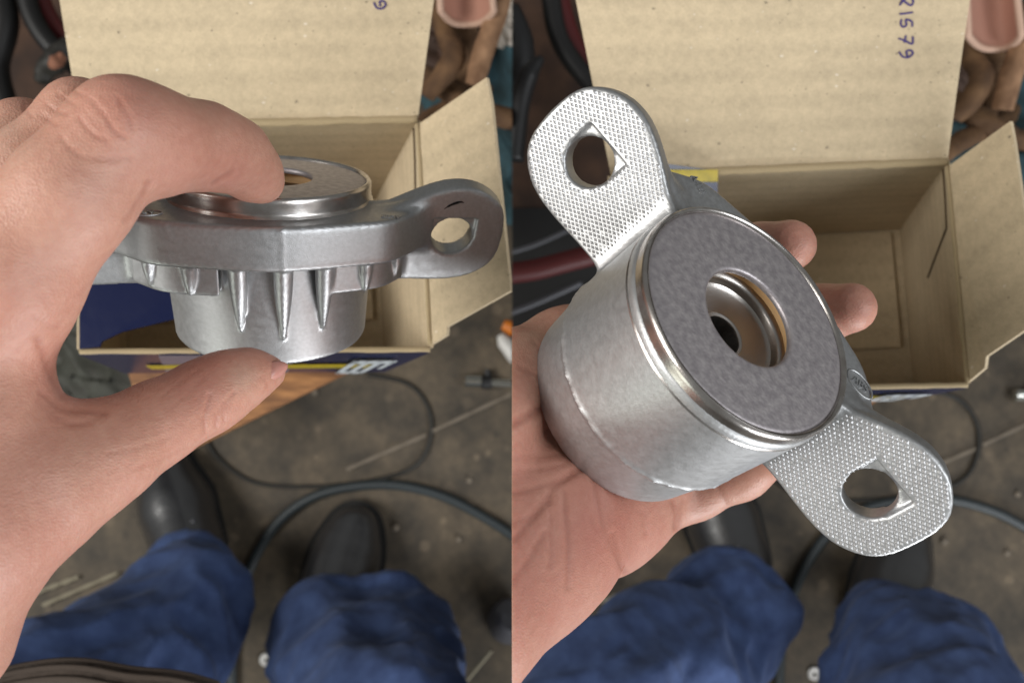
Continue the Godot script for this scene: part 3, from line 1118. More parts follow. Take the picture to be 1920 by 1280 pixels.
func clutter(dx: float, dy: float, side: int, where: String) -> void:
	# heap beside the carton, dx and dy move it with the view
	var T := func(a: Array) -> Array: return a.map(func(q): return [q[0] + dx, q[1] + dy, q[2]])
	var grp := "twisted brown roots beside the cartons"
	tag(part("twisted_root", stick(T.call([[800, 175, 0.86], [850, 110, 0.84], [832, 50, 0.85], [822, -30, 0.86]]), [0.010, 0.012, 0.011, 0.010], 0.003), mats.root_bark, null, 180, side), "twisted brown root just right of the lid " + where, "root", grp)
	tag(part("twisted_root", stick(T.call([[862, 165, 0.9], [885, 90, 0.88], [872, 40, 0.88], [880, -20, 0.9]]), [0.011, 0.0095, 0.0105, 0.010], 0.003), mats.root_bark, null, 180, side), "curved brown root under the pink leather piece " + where, "root", grp)
	tag(part("twisted_root", stick(T.call([[770, 120, 0.9], [840, 170, 0.88], [900, 205, 0.88], [990, 235, 0.9]]), [0.010, 0.012, 0.0105, 0.011], 0.004), mats.root_bark, null, 180, side), "knotted root crossing behind the carton corner " + where, "root", grp)
	tag(part("twisted_root", stick(T.call([[770, 250, 0.86], [820, 215, 0.88], [880, 190, 0.9], [910, 160, 0.92]]), [0.010, 0.011, 0.010, 0.009], 0.003), mats.root_bark, null, 180, side), "short root above the side flap " + where, "root", grp)
	tag(part("bark_stick", stick(T.call([[890, 160, 0.84], [905, 100, 0.83], [930, 30, 0.82], [955, -60, 0.82]]), [0.010, 0.011, 0.0105, 0.010], 0.001), mats.tan_bark, null, 180, side), "straight tan stick leaning in the root heap " + where, "stick", "tan sticks in the root heaps")
	tag(part("bone_shard", stick(T.call([[855, 55, 0.9], [860, 80, 0.89], [866, 108, 0.9]]), [0.007, 0.006, 0.002], 0.001), mats.white_cloth, null, 180, side), "pale pointed shard among the roots " + where, "shard", "pale shards")
	# curled leather, a trough open towards the eye
	var lm := M.new()
	var rows := 14
	var cols := 20
	var cx := 868.0 + dx
	for sheet in 2:
		var k0 := lm.v.size()
		for j in rows + 1:
			var v := float(j) / rows
			for i in cols + 1:
				var u := float(i) / cols * 2.0 - 1.0
				var w := lerpf(46.0, 50.0, v)
				var x := cx + u * w + 8.0 * v
				var y := 46.0 + dy - (1.0 - v) * 130.0 - absf(u * u * u) * 26.0 * v
				var d := 0.79 + 0.03 * (1.0 - pow(absf(u), 2.2)) + 0.05 * v * 0.2 + (0.004 if sheet == 1 else 0.0)
				lm.v.append(pt(x, y, d))
		for j in rows:
			for i in cols:
				var a := k0 + j * (cols + 1) + i
				var ids := [a, a + cols + 1, a + cols + 2, a, a + cols + 2, a + 1]
				if sheet == 1: ids.reverse()
				for q in ids: lm.i.append(q)
	var n := (rows + 1) * (cols + 1)
	var rim := []
	for j in rows + 1: rim.append(j * (cols + 1))
	for i in range(1, cols + 1): rim.append(rows * (cols + 1) + i)
	for j in range(rows - 1, -1, -1): rim.append(j * (cols + 1) + cols)
	var path := []
	for k in rim.size(): path.append((lm.v[rim[k]] + lm.v[rim[k] + n]) * 0.5)
	var lt := thing("leather_piece", "curled pale pink leather piece on top of the roots " + where, "leather scrap", path[rim.size() / 2], "pink leather scraps")
	towards_eye(lm)
	part("hide", lm, mats.pink_leather, lt, 180, side)
	part("cut_edge", tube(path, [0.0035], 8), mats.pale_leather_edge, lt, 180, side)
	# cloths behind
	tag(part("teal_cloth", cloth_sheet([Vector2(790 + dx, -40 + dy), Vector2(1000 + dx, -40 + dy), Vector2(1010 + dx, 420 + dy), Vector2(800 + dx, 420 + dy)], 1.0, 0.03, 3), mats.teal_cloth, null, 180, side), "crumpled teal cloth lying under the roots " + where, "cloth", "teal cloths")
	tag(part("white_cloth", cloth_sheet([Vector2(925 + dx, -30 + dy), Vector2(1000 + dx, -30 + dy), Vector2(1000 + dx, 75 + dy), Vector2(925 + dx, 80 + dy)], 0.93, 0.02, 9), mats.white_cloth, null, 180, side), "white rag tucked beside the tan stick " + where, "cloth", "white rags")
	tag(part("brown_wad", cloth_sheet([Vector2(785 + dx, -30 + dy), Vector2(905 + dx, -30 + dy), Vector2(905 + dx, 170 + dy), Vector2(785 + dx, 170 + dy)], 0.97, 0.03, 14), mats.brown_board, null, 180, side), "dark brown sheet of bark behind the roots " + where, "bark", "brown bark sheets")

func towards_eye(m: M) -> void:      # a sheet of two layers: the first one faces the eye
	var s := 0.0
	for t in range(0, m.i.size() / 2 - 2, 3):
		var a := m.v[m.i[t]]
		s += (m.v[m.i[t + 1]] - a).cross(m.v[m.i[t + 2]] - a).dot(eye - a)
	if s < 0.0: m.i.reverse()

func cloth_sheet(px: Array, d: float, amp: float, sd: int) -> M:
	var m := M.new()
	var z := FastNoiseLite.new()
	z.frequency = 9.0
	z.fractal_octaves = 3
	z.seed = sd
	var nu := 28
	var n := (nu + 1) * (nu + 1)
	for sheet in 2:
		for j in nu + 1:
			for i in nu + 1:
				var u := float(i) / nu
				var v := float(j) / nu
				var q: Vector2 = px[0].lerp(px[1], u).lerp(px[3].lerp(px[2], u), v)
				var p := pt(q.x, q.y, d)
				var e := 0.08 * (z.get_noise_2d(v * 0.5, 7.0 + u * 0.5))
				p += Vector3(e * 0.3, z.get_noise_3dv(p) * amp - (0.004 if sheet == 1 else 0.0), e * 0.2)
				m.v.append(p)
		for j in nu:
			for i in nu:
				var a := sheet * n + j * (nu + 1) + i
				var ids := [a, a + nu + 1, a + nu + 2, a, a + nu + 2, a + 1]
				if sheet == 1: ids.reverse()
				for x in ids: m.i.append(x)
	towards_eye(m)
	return m

func mount_pose(o: Node3D, x: float, y: float, d: float, up: Vector2, lean: float, ribbed: bool, roll := 0.0) -> void:
	# up: direction of the axis across the line of sight; lean: degrees between the axis and the line of sight
	var see := -ray(x, y).normalized()
	var sy := (ay - see * ay.dot(see)).normalized()
	var sx := sy.cross(see)
	var w := (sx * up.x + sy * up.y).normalized()
	var l := deg_to_rad(lean)
	var n := see * cos(l) + w * sin(l)
	var zz := see * sin(l) - w * cos(l)
	if ribbed: zz = -zz
	o.transform = Transform3D(Basis(n.cross(zz), n, zz) * Basis(Vector3.UP, deg_to_rad(roll)), pt(x, y, d))

func clip_thing(o: Node3D, side: int) -> void:
	for c in o.get_children():
		var a: Array = c.mesh.surface_get_arrays(0)
		var m := M.new()
		m.v = a[Mesh.ARRAY_VERTEX]
		var far := false
		for k in m.v.size():
			m.v[k] = o.transform * m.v[k]
			if m.v[k].x * side < 0.0: far = true
		if not far: continue
		m.n = a[Mesh.ARRAY_NORMAL]
		for k in m.n.size(): m.n[k] = o.basis * m.n[k]
		m.i = a[Mesh.ARRAY_INDEX]
		m.cut(side)
		var inv := o.transform.affine_inverse()
		for k in m.v.size():
			m.v[k] = inv * m.v[k]
			m.n[k] = o.basis.inverse() * m.n[k]
		a[Mesh.ARRAY_VERTEX] = m.v
		a[Mesh.ARRAY_NORMAL] = m.n
		a[Mesh.ARRAY_INDEX] = m.i
		a[Mesh.ARRAY_TEX_UV] = null
		a[Mesh.ARRAY_TANGENT] = null
		var am := ArrayMesh.new()
		am.add_surface_from_arrays(Mesh.PRIMITIVE_TRIANGLES, a)
		c.mesh = am

# ------------------------------------------------------------------ left view
func build_left() -> void:
	var mount := make_mount("strut mount pinched between finger and thumb, ribbed side showing")
	spare_mount = mount.duplicate()
	var nick := []
	for q in [[-70.0, -14.0], [-72.5, -16.0], [-76.0, -17.5], [-78.0, -17.2]]: nick.append(ear_at(Casting.new(), Vector2(-q[0], q[1]), -9.0, -1.0))
	part("black_scratch", tube(curve(nick, 6), [0.0002, 0.0005, 0.0006, 0.0004, 0.0002], 6), mats.dark_hole, mount, 180, 0, true)
	mount_pose(mount, 504, 326, 0.345, Vector2(-0.028, 1.0), 77.8, true, 2.0)
	clip_thing(mount, -1)
	wooden_board("orange pine board under the blue front of the carton below the pinched mount", [Vector2(222, 640), Vector2(700, 640), Vector2(668, 690), Vector2(292, 874)], 0.7, -1)
	carton("open carton behind the pinched mount, its blue flap folded in", [Vector2(150, 655), Vector2(806, 651), Vector2(782, 226), Vector2(150, 238)], [0.497, 0.497, 0.512, 0.512], Vector2(480, 800), 0.185,
		[Vector2(150, 236), Vector2(783, 223), Vector2(832, -140), Vector2(88, -140)], [0.512, 0.512, 0.47, 0.47],
		[Vector2(784, 233), Vector2(912, 145), Vector2(921, 190), Vector2(957, 545), Vector2(838, 612), Vector2(837, 628), Vector2(808, 646)], [0.511, 0.47, 0.471, 0.458, 0.482, 0.484, 0.497],
		[[Vector2(701, 4), Vector2(706, 14), Vector2(716, 16), Vector2(723, 9), Vector2(719, 2), Vector2(712, 3), Vector2(713, 12)]], -1,
		[[148, 654, 0.494], [148, 480, 0.5], [400, 500, 0.508], [400, 580, 0.5], [228, 622, 0.496], [190, 640, 0.495], [186, 650, 0.494]])
	person_left()
	floor_things(0, 0, -1, "behind the pinched mount")
	clutter(0, 0, -1, "in the pinching view")
	# dark corner
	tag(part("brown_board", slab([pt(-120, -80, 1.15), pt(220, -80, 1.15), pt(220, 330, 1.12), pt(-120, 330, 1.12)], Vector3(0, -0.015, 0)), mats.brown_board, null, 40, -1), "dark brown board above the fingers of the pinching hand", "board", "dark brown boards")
	tag(part("black_hose", stick([[42, -40, 1.0], [60, 30, 1.0], [95, 85, 1.0], [150, 130, 1.0]], [0.012, 0.012, 0.012, 0.012], 0.0), mats.black_rubber, null, 180, -1), "black hose bent beside the lid over the pinching hand", "hose")
	tag(part("red_hose", stick([[60, -40, 1.02], [90, 30, 1.02], [125, 75, 1.02], [180, 120, 1.02]], [0.011, 0.011, 0.011, 0.011], 0.0), mats.red_rubber, null, 180, -1), "dark red hose along the black one, over the pinching hand", "hose")
	tag(part("black_hose", stick([[-12, -60, 1.0], [8, 40, 1.0], [-8, 130, 1.0], [20, 230, 1.0]], [0.016, 0.016, 0.015, 0.014], 0.0), mats.black_rubber, null, 180, -1), "thick black hose at the edge over the pinching hand", "hose")
	var bt := thing("broken_branch", "charred broken branch with an orange break above the knuckles", "branch", pt(95, 130, 0.98))
	part("stub", stick([[75, 152, 0.98], [95, 120, 0.97], [120, 95, 0.97], [150, 80, 0.98]], [0.006, 0.014, 0.012, 0.012], 0.006), mats.dark_wire, bt, 180, -1)
	part("fresh_break", stick([[96, 128, 0.96], [104, 116, 0.957], [118, 103, 0.96]], [0.003, 0.007, 0.005], 0.005), mats.orange_wood, bt, 180, -1)
	var tb := thing("glue_tube", "white tube with an orange band lying at the picture seam beside the side flap", "tube", flo(955, 625))
	part("tube_body", tube([flo(938, 628, 0.014), flo(945, 640, 0.014), flo(965, 665, 0.014), flo(990, 690, 0.014)], [0.006, 0.012, 0.014, 0.013], 14), mats.white_plastic, tb, 60, -1)
	part("orange_band", tube([flo(944, 608, 0.014), flo(962, 616, 0.014), flo(990, 626, 0.014)], [0.009, 0.012, 0.012], 14), mats.orange_paint, tb, 60, -1)
	var fo := thing("stool_foot", "dark grey rubber stool foot at the bottom seam with a pale rod leaning on it", "stool foot", flo(950, 1180))
	part("foot", tube([flo(955, 1165, 0.0), flo(957, 1163, 0.02), flo(962, 1160, 0.045), flo(964, 1158, 0.05)], [0.034, 0.034, 0.028, 0.02], 20), mats.grey_plastic, fo, 40, -1)
	part("rod", tube([flo(862, 1290, 0.02), flo(922, 1218, 0.05)], [0.003, 0.003], 10), mats.chalk, fo, 60, -1)
	tag(part("grey_bag", cloth_sheet([Vector2(60, 520), Vector2(250, 520), Vector2(330, 800), Vector2(60, 800)], 1.1, 0.03, 21), mats.grey_bag, null, 180, -1), "crumpled grey sack on the floor between thumb and finger", "sack")

func floor_things(dx: float, dy: float, side: int, where: String) -> void:
	var V := func(a: Array) -> Array: return a.map(func(q): return q + Vector2(dx, dy))
	hose("hose", "blue grey hose looping round the shoes " + where, "hose", V.call([Vector2(436, 1330), Vector2(434, 1230), Vector2(445, 1140), Vector2(475, 1050), Vector2(525, 975), Vector2(590, 930), Vector2(670, 911), Vector2(750, 910), Vector2(830, 930), Vector2(900, 965), Vector2(970, 1010), Vector2(1040, 1070)]), 0.0078, mats.hose, side, -1, 0.0, "blue grey hoses on the floor")
	hose("wire_loop", "thin dark wire loop lying on the floor " + where, "wire", V.call([Vector2(690, 702), Vector2(765, 720), Vector2(803, 765), Vector2(806, 825), Vector2(775, 875), Vector2(700, 900), Vector2(590, 912), Vector2(480, 905), Vector2(410, 860), Vector2(380, 810)]), 0.0034, mats.dark_wire, side, -1, 0.0, "thin wire loops on the floor")
	var g: Node3D = get_node("floor")
	var v := func(x: float, y: float) -> Vector3: return flo(x + dx, y + dy)
	stripe(g, "scratch", v.call(650, 880), v.call(800, 815), 0.006, mats.scratch, side)
	stripe(g, "scratch", v.call(812, 808), v.call(1010, 715), 0.006, mats.scratch, side, 0.006)
	stripe(g, "chalk_line", v.call(55, 1115), v.call(150, 1080), 0.007, mats.chalk, side, 0.008)
	stripe(g, "chalk_line", v.call(85, 1132), v.call(225, 1072), 0.006, mats.chalk, side, 0.01)
	# socket wrench on the floor
	var w := thing("socket_wrench", "bright socket wrench with a dark collar on the floor " + where, "wrench", v.call(900, 715), "socket wrenches on the floor")
	var A := func(x: float, y: float) -> Vector3: return flo(x + dx, y + dy, 0.012)
	part("socket", tube([A.call(872, 714), A.call(874, 714), A.call(903, 716), A.call(905, 716)], [0.006, 0.0105, 0.0105, 0.008], 18), mats.chrome, w, 40, side)
	part("collar", tube([A.call(905, 716), A.call(922, 717)], [0.012, 0.011], 16, 0.003), mats.black_plastic, w, 40, side)
	part("handle_pin", tube([A.call(914, 692), A.call(916, 716), A.call(917, 728)], [0.005, 0.006, 0.004], 10), mats.black_plastic, w, 40, side)
	part("shaft", tube([A.call(922, 717), A.call(1010, 722)], [0.0065, 0.0065], 14), mats.chrome, w, 40, side)
	tag(part("silver_washer", lathe([Vector2(2.5, 1.0), Vector2(5.5, 3.6), Vector2(9.5, 3.2), Vector2(10.5, 0.2)], 20), mats.white_plastic, null, 60, 0), "small pale button on the floor by the trouser hem " + where, "button", "pale buttons on the floor")
	get_child(-1).position += v.call(499, 1236)
	var bits := [[1000, 700, "past the socket wrench"], [860, 1010, "inside the hose bend, to the side of the shoe"], [742, 988, "just beside the tip of the bare shoe"], [690, 1170, "close to the trouser hem"], [880, 900, "just outside the hose loop"], [590, 735, "next to the board edge"]]
	for k in bits.size():
		var p: Vector3 = v.call(bits[k][0], bits[k][1])
		if p.x * side < 0.02: continue
		var s := SphereMesh.new()
		s.radius = 0.004 + 0.0012 * (k % 3)
		s.height = s.radius * 1.1
		s.radial_segments = 7
		s.rings = 4
		var o := MeshInstance3D.new()
		o.name = numbered("grit_stone")
		o.mesh = s
		o.material_override = mats.scratch
		add_child(o)
		o.position = p + Vector3.UP * 0.002
		tag(o, "grit stone %s %s" % [bits[k][2], where.replace("behind the mount in the palm", "in the palm view").replace("behind the pinched mount", "in the pinching view")], "stone", "grit stones on the floor")

func person_left() -> void:
	var who := thing("person", "person in jeans and black shoes pinching the mount with finger and thumb", "person", flo(480, 1150))
	var f := Field.new()
	f.group(0.004)      # back of the hand, index finger
	chain(f, 0.012, [[-140, 640, 0.25, 170], [-30, 570, 0.24, 130], [20, 510, 0.237, 106]])
	chain(f, 0.012, [[20, 510, 0.237, 108], [130, 370, 0.238, 98], [232, 252, 0.243, 92]])
	chain(f, 0.010, [[232, 250, 0.243, 92], [300, 268, 0.254, 82], [385, 275, 0.272, 70], [440, 292, 0.285, 60]])
	chain(f, 0.008, [[440, 292, 0.285, 60], [476, 325, 0.297, 46], [494, 343, 0.303, 33]])
	chain(f, 0.010, [[-60, 660, 0.245, 110], [-80, 800, 0.24, 150], [-110, 980, 0.235, 190], [-220, 1150, 0.235, 240]])
	chain(f, 0.008, [[-40, 700, 0.247, 110], [-10, 800, 0.247, 100], [20, 880, 0.247, 105]])
	chain(f, 0.012, [[-80, 980, 0.238, 165], [90, 905, 0.25, 106], [200, 848, 0.262, 80], [300, 790, 0.277, 70]])
	chain(f, 0.008, [[300, 790, 0.277, 70], [385, 744, 0.291, 64], [430, 718, 0.298, 52], [470, 702, 0.305, 40], [508, 697, 0.3105, 25]])
	f.group(0.0025)      # middle finger
	chain(f, 0.010, [[150, 222, 0.262, 62], [60, 320, 0.258, 70], [-60, 450, 0.255, 84]])
	chain(f, 0.010, [[150, 222, 0.262, 60], [210, 240, 0.285, 52], [250, 290, 0.31, 44]])
	f.group(0.0025)      # ring finger
	chain(f, 0.010, [[45, 256, 0.282, 60], [-40, 330, 0.275, 70], [-140, 420, 0.268, 78]])
	chain(f, 0.010, [[45, 256, 0.282, 58], [110, 280, 0.3, 50], [160, 330, 0.32, 42]])
	f.cut_x = -1
	var v := func(a: Array) -> Array:
		var o := []
		for k in range(0, a.size(), 2): o.append(Vector2(a[k], a[k + 1]))
		return o
	var creases := [
		[4.0, 0.5, v.call([148, 222, 160, 238, 180, 255, 198, 262])],
		[4.0, 0.45, v.call([170, 185, 195, 215, 215, 245, 235, 258])],
		[5.0, 0.4, v.call([115, 258, 140, 285, 175, 297, 245, 296])],
		[5.0, 0.35, v.call([222, 185, 240, 215, 248, 240])],
		[6.0, 0.6, v.call([280, 342, 262, 375, 235, 415])],
		[5.0, 0.7, v.call([398, 346, 415, 335, 438, 320])],
		[3.0, 0.35, v.call([140, 170, 160, 179])], [3.0, 0.4, v.call([108, 178, 130, 190, 140, 195])], [3.0, 0.4, v.call([86, 195, 105, 208, 125, 213])],
		[3.0, 0.3, v.call([76, 215, 95, 228, 110, 235])], [3.0, 0.3, v.call([46, 194, 48, 205, 60, 218])],
		[7.0, 0.7, v.call([70, 636, 90, 690, 115, 742])],
		[6.0, 0.6, v.call([75, 735, 115, 765, 170, 770, 195, 772])],
		[5.0, 0.35, v.call([70, 750, 120, 790, 170, 795])], [5.0, 0.3, v.call([110, 800, 160, 790, 190, 778])],
		[3.5, 0.5, v.call([385, 810, 382, 785, 388, 760, 392, 740])], [3.5, 0.4, v.call([405, 800, 408, 775, 420, 755, 440, 735])],
		[3.0, 0.35, v.call([420, 790, 418, 770, 428, 760])], [3.0, 0.25, v.call([300, 745, 340, 715, 375, 690])],
		[3.0, 0.22, v.call([320, 765, 355, 735, 385, 705])], [4.0, 0.3, v.call([60, 590, 90, 610, 112, 612])],
		[4.0, 0.25, v.call([250, 880, 300, 862, 350, 838])], [4.0, 0.22, v.call([200, 850, 260, 838, 320, 820])],
		[3.0, 0.3, v.call([490, 706, 498, 716, 500, 724])]]
	var reds := [[225, 190, 60, 0.35], [340, 260, 90, 0.3], [430, 330, 70, 0.35], [60, 560, 90, 0.25], [390, 700, 70, 0.45], [480, 690, 40, 0.2], [60, 1000, 160, 0.3], [455, 705, 32, -0.9], [150, 900, 80, -0.2], [0, 250, 60, -0.6], [110, 700, 60, 0.5]]
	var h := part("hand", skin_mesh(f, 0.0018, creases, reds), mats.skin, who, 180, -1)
	var nail_px := curve([Vector3(494, 679, 0.302), Vector3(515, 675, 0.304), Vector3(536, 677, 0.3065), Vector3(541, 686, 0.3065), Vector3(530, 701, 0.304), Vector3(512, 711, 0.301), Vector3(494, 715, 0.299), Vector3(490, 698, 0.2995), Vector3(494, 679, 0.302)], 5)
	nail_px.pop_back()
	var nl := M.new()
	var mid := Vector3.ZERO
	var rim := []
	for q in nail_px:
		rim.append(pt(q.x, q.y, q.z))
		mid += rim[-1] / nail_px.size()
	var out: Vector3 = (rim[0] - mid).cross(rim[10] - mid).normalized()
	if out.dot(eye - mid) < 0.0: out = -out
	for j in 7:
		for q in rim: nl.v.append(mid.lerp(q, j / 6.0) + out * (0.0014 * (1.0 - pow(j / 6.0, 2.0)) - (0.0012 if j == 6 else 0.0)))
	for j in 6:
		for k in rim.size():
			var k2 := (k + 1) % rim.size()
			var a := j * rim.size()
			for x in [a + k, a + rim.size() + k, a + rim.size() + k2, a + k, a + rim.size() + k2, a + k2]: nl.i.append(x)
	if (nl.v[rim.size() * 5 + 1] - nl.v[rim.size() * 5]).cross(nl.v[rim.size() * 6] - nl.v[rim.size() * 5]).dot(out) > 0.0: nl.i.reverse()
	nl.smooth()
	var flip := 0.0
	for q in nl.n: flip += q.dot(out)
	if flip < 0.0:
		nl.i.reverse()
		nl.smooth()
	part("thumb_nail", nl, mats.nail, h, 180, -1)
	trouser(who, [[[360, 1030, 1.23, 60], [345, 1110, 1.16, 76], [255, 1190, 1.05, 96], [110, 1300, 0.92, 122], [-120, 1450, 0.8, 165]], [[345, 1085, 1.18, 60], [385, 1120, 1.14, 46], [360, 1180, 1.1, 50], [290, 1260, 1.0, 80]]], [[322, 1062, 1.2], [250, 1180, 1.04]], 0.02, -1, 4)
	trouser(who, [[[612, 1110, 1.21, 62], [615, 1168, 1.17, 68], [645, 1250, 1.08, 112], [680, 1380, 0.95, 160]], [[728, 1110, 1.21, 54], [735, 1172, 1.17, 62], [745, 1255, 1.08, 92], [740, 1380, 0.95, 130]], [[590, 1200, 1.15, 56], [600, 1240, 1.1, 70]]], [[665, 1122, 1.19], [680, 1300, 1.0]], 0.022, -1, 8)
	shoe(who, [[312, 885, 0.038, 0.04], [330, 950, 0.048, 0.045], [352, 1020, 0.043, 0.07], [366, 1075, 0.042, 0.1]], -1, [[363, 978], [365, 998], [372, 1016]])
	shoe(who, [[664, 992, 0.036, 0.036], [650, 1040, 0.046, 0.042], [632, 1095, 0.044, 0.07], [622, 1150, 0.045, 0.11]], -1, [])
	sweater(who)

func sweater(who: Node3D) -> void:
	var path := curve([pt(-60, 1300, 0.52), pt(60, 1274, 0.515), pt(150, 1268, 0.51), pt(240, 1283, 0.51), pt(330, 1292, 0.515), pt(400, 1312, 0.52)], 14)
	var hem := part("sweater_hem", tube(path, [0.0085], 14, 0.002, 120.0), mats.brown_knit, who, 180, -1)
	var loops := M.new()
	for k in range(0, path.size() - 1):
		var dir: Vector3 = (path[k + 1] - path[k]).normalized()
		var up := (ay - dir * ay.dot(dir)).normalized()
		for r in 4:
			var a := -0.9 + r * 0.75
			var p: Vector3 = path[k] + (up * cos(a) + az * sin(a)) * 0.0092
			for s in 2:
				var q: Vector3 = path[k].lerp(path[k + 1], 0.5 * s)
				loops.add(tube([q - path[k] + p - dir * 0.002 + up * 0.0015, q - path[k] + p + dir * 0.002 - up * 0.0015], [0.0011, 0.0009], 5))
	var o := part("knit_stitches", loops, mats.brown_knit, hem, 180, -1)
	o.set_meta("kind", "stuff")

# ------------------------------------------------------------------ right view
func build_right() -> void:
	var mount := spare_mount
	mount.name = numbered("strut_mount")
	add_child(mount)
	tag(mount, "strut mount lying in the open palm, smooth drum and knurled ears showing")
	mount_pose(mount, 1410, 591, 0.266, Vector2(0.8235, 0.5673), 54.4, false, 7.6)
	wooden_board("orange pine board under the carton behind the mount in the palm", [Vector2(1230, 720), Vector2(1700, 720), Vector2(1672, 738), Vector2(1300, 940)], 0.7, 1)
	carton("open carton behind the mount in the palm, number written on its lid", [Vector2(1150, 728), Vector2(1814, 718), Vector2(1776, 304), Vector2(1146, 330)], [0.497, 0.497, 0.512, 0.512], Vector2(1432, 800), 0.185,
		[Vector2(1146, 328), Vector2(1777, 302), Vector2(1840, -140), Vector2(1052, -140)], [0.512, 0.512, 0.46, 0.46],
		[Vector2(1778, 312), Vector2(1895, 227), Vector2(1903, 270), Vector2(1950, 600), Vector2(1850, 668), Vector2(1847, 690), Vector2(1816, 716)], [0.511, 0.47, 0.471, 0.458, 0.482, 0.484, 0.497],
		[[Vector2(1686, 10), Vector2(1694, 0), Vector2(1704, -8), Vector2(1712, 2), Vector2(1708, 10), Vector2(1700, 6), Vector2(1690, -2)],
		 [Vector2(1686, 26), Vector2(1698, 25), Vector2(1711, 23)],
		 [Vector2(1710, 50), Vector2(1709, 40), Vector2(1698, 37), Vector2(1699, 47), Vector2(1692, 50), Vector2(1688, 44), Vector2(1690, 36)],
		 [Vector2(1684, 72), Vector2(1696, 76), Vector2(1710, 82), Vector2(1711, 68)], [Vector2(1698, 66), Vector2(1695, 80)],
		 [Vector2(1685, 97), Vector2(1692, 106), Vector2(1703, 107), Vector2(1711, 100), Vector2(1707, 94), Vector2(1699, 96), Vector2(1701, 105)]], 1,
		[[1346, 320, 0.509], [1346, 430, 0.52], [1200, 430, 0.5], [1200, 300, 0.49]])
	var c: Node3D = get_node("carton_001")
	part("yellow_stripe", slab([pt(1346.5, 318, 0.507), pt(1346.5, 340, 0.509), pt(1190, 340, 0.487), pt(1190, 318, 0.487)], Vector3(0, -0.001, 0)), mats.yellow_print, c, 40, 1)
	person_right()
	floor_things(1028, 26, 1, "behind the mount in the palm")
	clutter(990, 46, 1, "in the palm view")
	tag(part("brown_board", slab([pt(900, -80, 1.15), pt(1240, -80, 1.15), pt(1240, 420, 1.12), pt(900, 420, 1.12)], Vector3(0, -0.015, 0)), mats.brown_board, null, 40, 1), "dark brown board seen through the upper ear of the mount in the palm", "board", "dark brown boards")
	tag(part("black_hose", stick([[1030, -40, 1.0], [1042, 50, 1.0], [1070, 110, 1.0], [1130, 180, 1.0]], [0.012, 0.012, 0.012, 0.012], 0.0), mats.black_rubber, null, 180, 1), "black hose beside the lid behind the knurled ear", "hose")
	tag(part("red_hose", stick([[1040, -40, 1.02], [1060, 50, 1.02], [1095, 115, 1.02], [1160, 180, 1.02]], [0.014, 0.014, 0.013, 0.012], 0.0), mats.red_rubber, null, 180, 1), "dark red hose beside the lid behind the knurled ear", "hose")
	tag(part("pliers_handle", stick([[1016, 108, 0.9], [992, 140, 0.9], [975, 200, 0.9], [962, 300, 0.9]], [0.004, 0.011, 0.011, 0.012], 0.0), mats.black_plastic, null, 180, 1), "curved black tool handle left of the upper knurled ear", "tool handle")
	tag(part("black_hose", stick([[950, 20, 0.95], [972, 80, 0.95], [972, 150, 0.95], [955, 230, 0.95]], [0.016, 0.018, 0.018, 0.016], 0.0), mats.black_plastic, null, 180, 1), "thick black hose at the border left of the upper ear", "hose")
	tag(part("black_mat", slab([pt(900, 390, 1.12), pt(1200, 390, 1.12), pt(1200, 700, 1.1), pt(900, 700, 1.1)], Vector3(0, -0.01, 0)), mats.black_rubber, null, 40, 1), "black rubber mat below the upper knurled ear", "mat")
	tag(part("red_hose", stick([[930, 515, 1.0], [1000, 506, 1.0], [1070, 488, 1.0], [1140, 470, 1.0]], [0.013, 0.013, 0.013, 0.013], 0.0), mats.red_rubber, null, 180, 1), "dark red hose on the black mat below the upper ear", "hose")
	tag(part("grey_wire", stick([[930, 480, 1.03], [1000, 460, 1.03], [1080, 425, 1.03]], [0.003, 0.003, 0.003], 0.0), mats.grey_plastic, null, 180, 1), "thin grey wire above the red hose on the black mat", "wire")
	tag(part("grey_wire", stick([[930, 595, 1.03], [1000, 570, 1.03], [1090, 530, 1.03]], [0.004, 0.004, 0.004], 0.0), mats.grey_plastic, null, 180, 1), "thin grey wire under the red hose near the thumb", "wire")

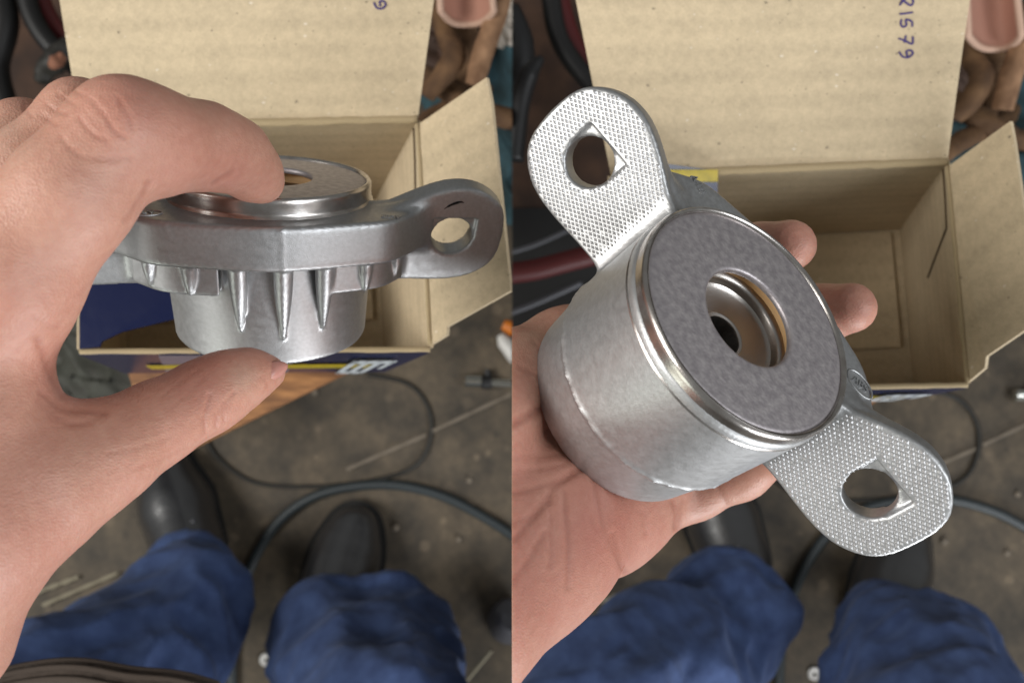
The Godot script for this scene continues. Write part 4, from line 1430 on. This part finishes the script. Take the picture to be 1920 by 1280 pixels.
func person_right() -> void:
	var who := thing("person", "person in jeans and black shoes holding the mount in the open palm", "person", flo(1500, 1180))
	var f := Field.new()
	f.group(0.004)
	chain(f, 0.014, [[850, 840, 0.29, 150], [950, 730, 0.322, 98], [1060, 660, 0.345, 72], [1150, 610, 0.362, 55]])
	f.group(0.004)
	chain(f, 0.02, [[820, 1010, 0.285, 185], [945, 905, 0.33, 122], [1090, 835, 0.352, 95], [1200, 760, 0.372, 80]])
	chain(f, 0.02, [[830, 1150, 0.262, 190], [990, 1010, 0.305, 150], [1130, 930, 0.352, 120], [1240, 890, 0.37, 88]])
	chain(f, 0.012, [[1090, 940, 0.35, 120], [1180, 840, 0.366, 102], [1230, 760, 0.378, 86]])
	f.group(0.003)   # little finger
	chain(f, 0.008, [[1225, 935, 0.36, 70], [1300, 918, 0.36, 52], [1390, 884, 0.352, 47], [1470, 835, 0.335, 42], [1510, 800, 0.333, 36]])
	f.group(0.003)   # ring finger, hidden behind the drum
	chain(f, 0.008, [[1240, 850, 0.368, 60], [1400, 770, 0.365, 50], [1500, 700, 0.352, 46]])
	f.group(0.003)   # middle finger
	chain(f, 0.008, [[1240, 780, 0.37, 60], [1430, 640, 0.365, 54], [1530, 590, 0.348, 50], [1596, 577, 0.335, 47]])
	f.group(0.003)   # index finger
	chain(f, 0.008, [[1210, 700, 0.37, 60], [1330, 540, 0.365, 54], [1420, 478, 0.348, 52], [1482, 460, 0.335, 48]])
	var v := func(a: Array) -> Array:
		var o := []
		for k in range(0, a.size(), 2): o.append(Vector2(a[k], a[k + 1]))
		return o
	var creases := [
		[7.0, 0.9, v.call([955, 795, 990, 780, 1020, 765, 1050, 755])],
		[6.0, 0.7, v.call([1090, 880, 1070, 890, 1035, 920, 1000, 970, 965, 1010])],
		[5.0, 0.5, v.call([960, 925, 1000, 915, 1050, 900, 1075, 885])], [5.0, 0.45, v.call([960, 980, 1000, 965, 1030, 940])],
		[5.0, 0.5, v.call([1058, 920, 1060, 960, 1064, 1020, 1064, 1100])], [4.0, 0.35, v.call([1110, 890, 1120, 940, 1130, 980, 1150, 1030, 1175, 1080])],
		[5.0, 0.5, v.call([1150, 1000, 1160, 1030, 1172, 1070])], [6.0, 0.8, v.call([1262, 940, 1270, 965, 1268, 990])], [5.0, 0.5, v.call([1280, 940, 1276, 970, 1272, 985])],
		[4.0, 0.35, v.call([1345, 905, 1352, 925, 1362, 945])], [4.0, 0.3, v.call([1000, 640, 1020, 665, 1040, 690])], [4.0, 0.3, v.call([975, 690, 1000, 700, 1025, 720])],
		[5.0, 0.3, v.call([1205, 960, 1210, 1000])], [4.0, 0.3, v.call([1030, 930, 1032, 1000, 1030, 1060])], [5.0, 0.4, v.call([960, 1090, 990, 1050, 1020, 1000])],
		[4.0, 0.25, v.call([965, 860, 1010, 855, 1060, 850])], [4.0, 0.25, v.call([965, 885, 1010, 880, 1060, 870])]]
	var reds := [[1140, 930, 110, 0.4], [1000, 850, 90, 0.25], [1500, 450, 60, 0.4], [1620, 580, 60, 0.4], [1000, 1120, 170, 0.5], [1150, 1000, 120, 0.4], [980, 640, 50, -0.4], [1000, 560, 80, 0.2]]
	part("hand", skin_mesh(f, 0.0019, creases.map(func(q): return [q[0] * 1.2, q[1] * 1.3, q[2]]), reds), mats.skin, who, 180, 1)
	var R := func(runs: Array) -> Array: return runs.map(func(run): return run.map(func(q): return [q[0] + 1026, q[1] + 28, q[2], q[3]]))
	trouser(who, R.call([[[360, 1030, 1.23, 60], [345, 1110, 1.16, 76], [255, 1190, 1.05, 96], [110, 1300, 0.92, 122], [-20, 1420, 0.84, 150]], [[345, 1085, 1.18, 60], [385, 1120, 1.14, 46], [360, 1180, 1.1, 50], [290, 1260, 1.0, 80]]]), [[1348, 1090, 1.2], [1276, 1208, 1.04]], 0.02, 1, 4)
	trouser(who, R.call([[[632, 1110, 1.21, 62], [635, 1168, 1.17, 68], [665, 1250, 1.08, 112], [700, 1380, 0.95, 160]], [[748, 1110, 1.21, 54], [755, 1172, 1.17, 62], [765, 1255, 1.08, 92], [760, 1380, 0.95, 130]], [[610, 1200, 1.15, 56], [620, 1240, 1.1, 70]]]), [[1711, 1150, 1.19], [1726, 1328, 1.0]], 0.022, 1, 8)
	shoe(who, [[1340, 912, 0.038, 0.04], [1356, 978, 0.048, 0.045], [1378, 1048, 0.043, 0.07], [1392, 1103, 0.042, 0.1]], 1, [[1385, 1026], [1392, 1045]])
	shoe(who, [[1694, 1018, 0.036, 0.036], [1680, 1066, 0.046, 0.042], [1662, 1121, 0.044, 0.07], [1652, 1176, 0.045, 0.11]], 1, [])
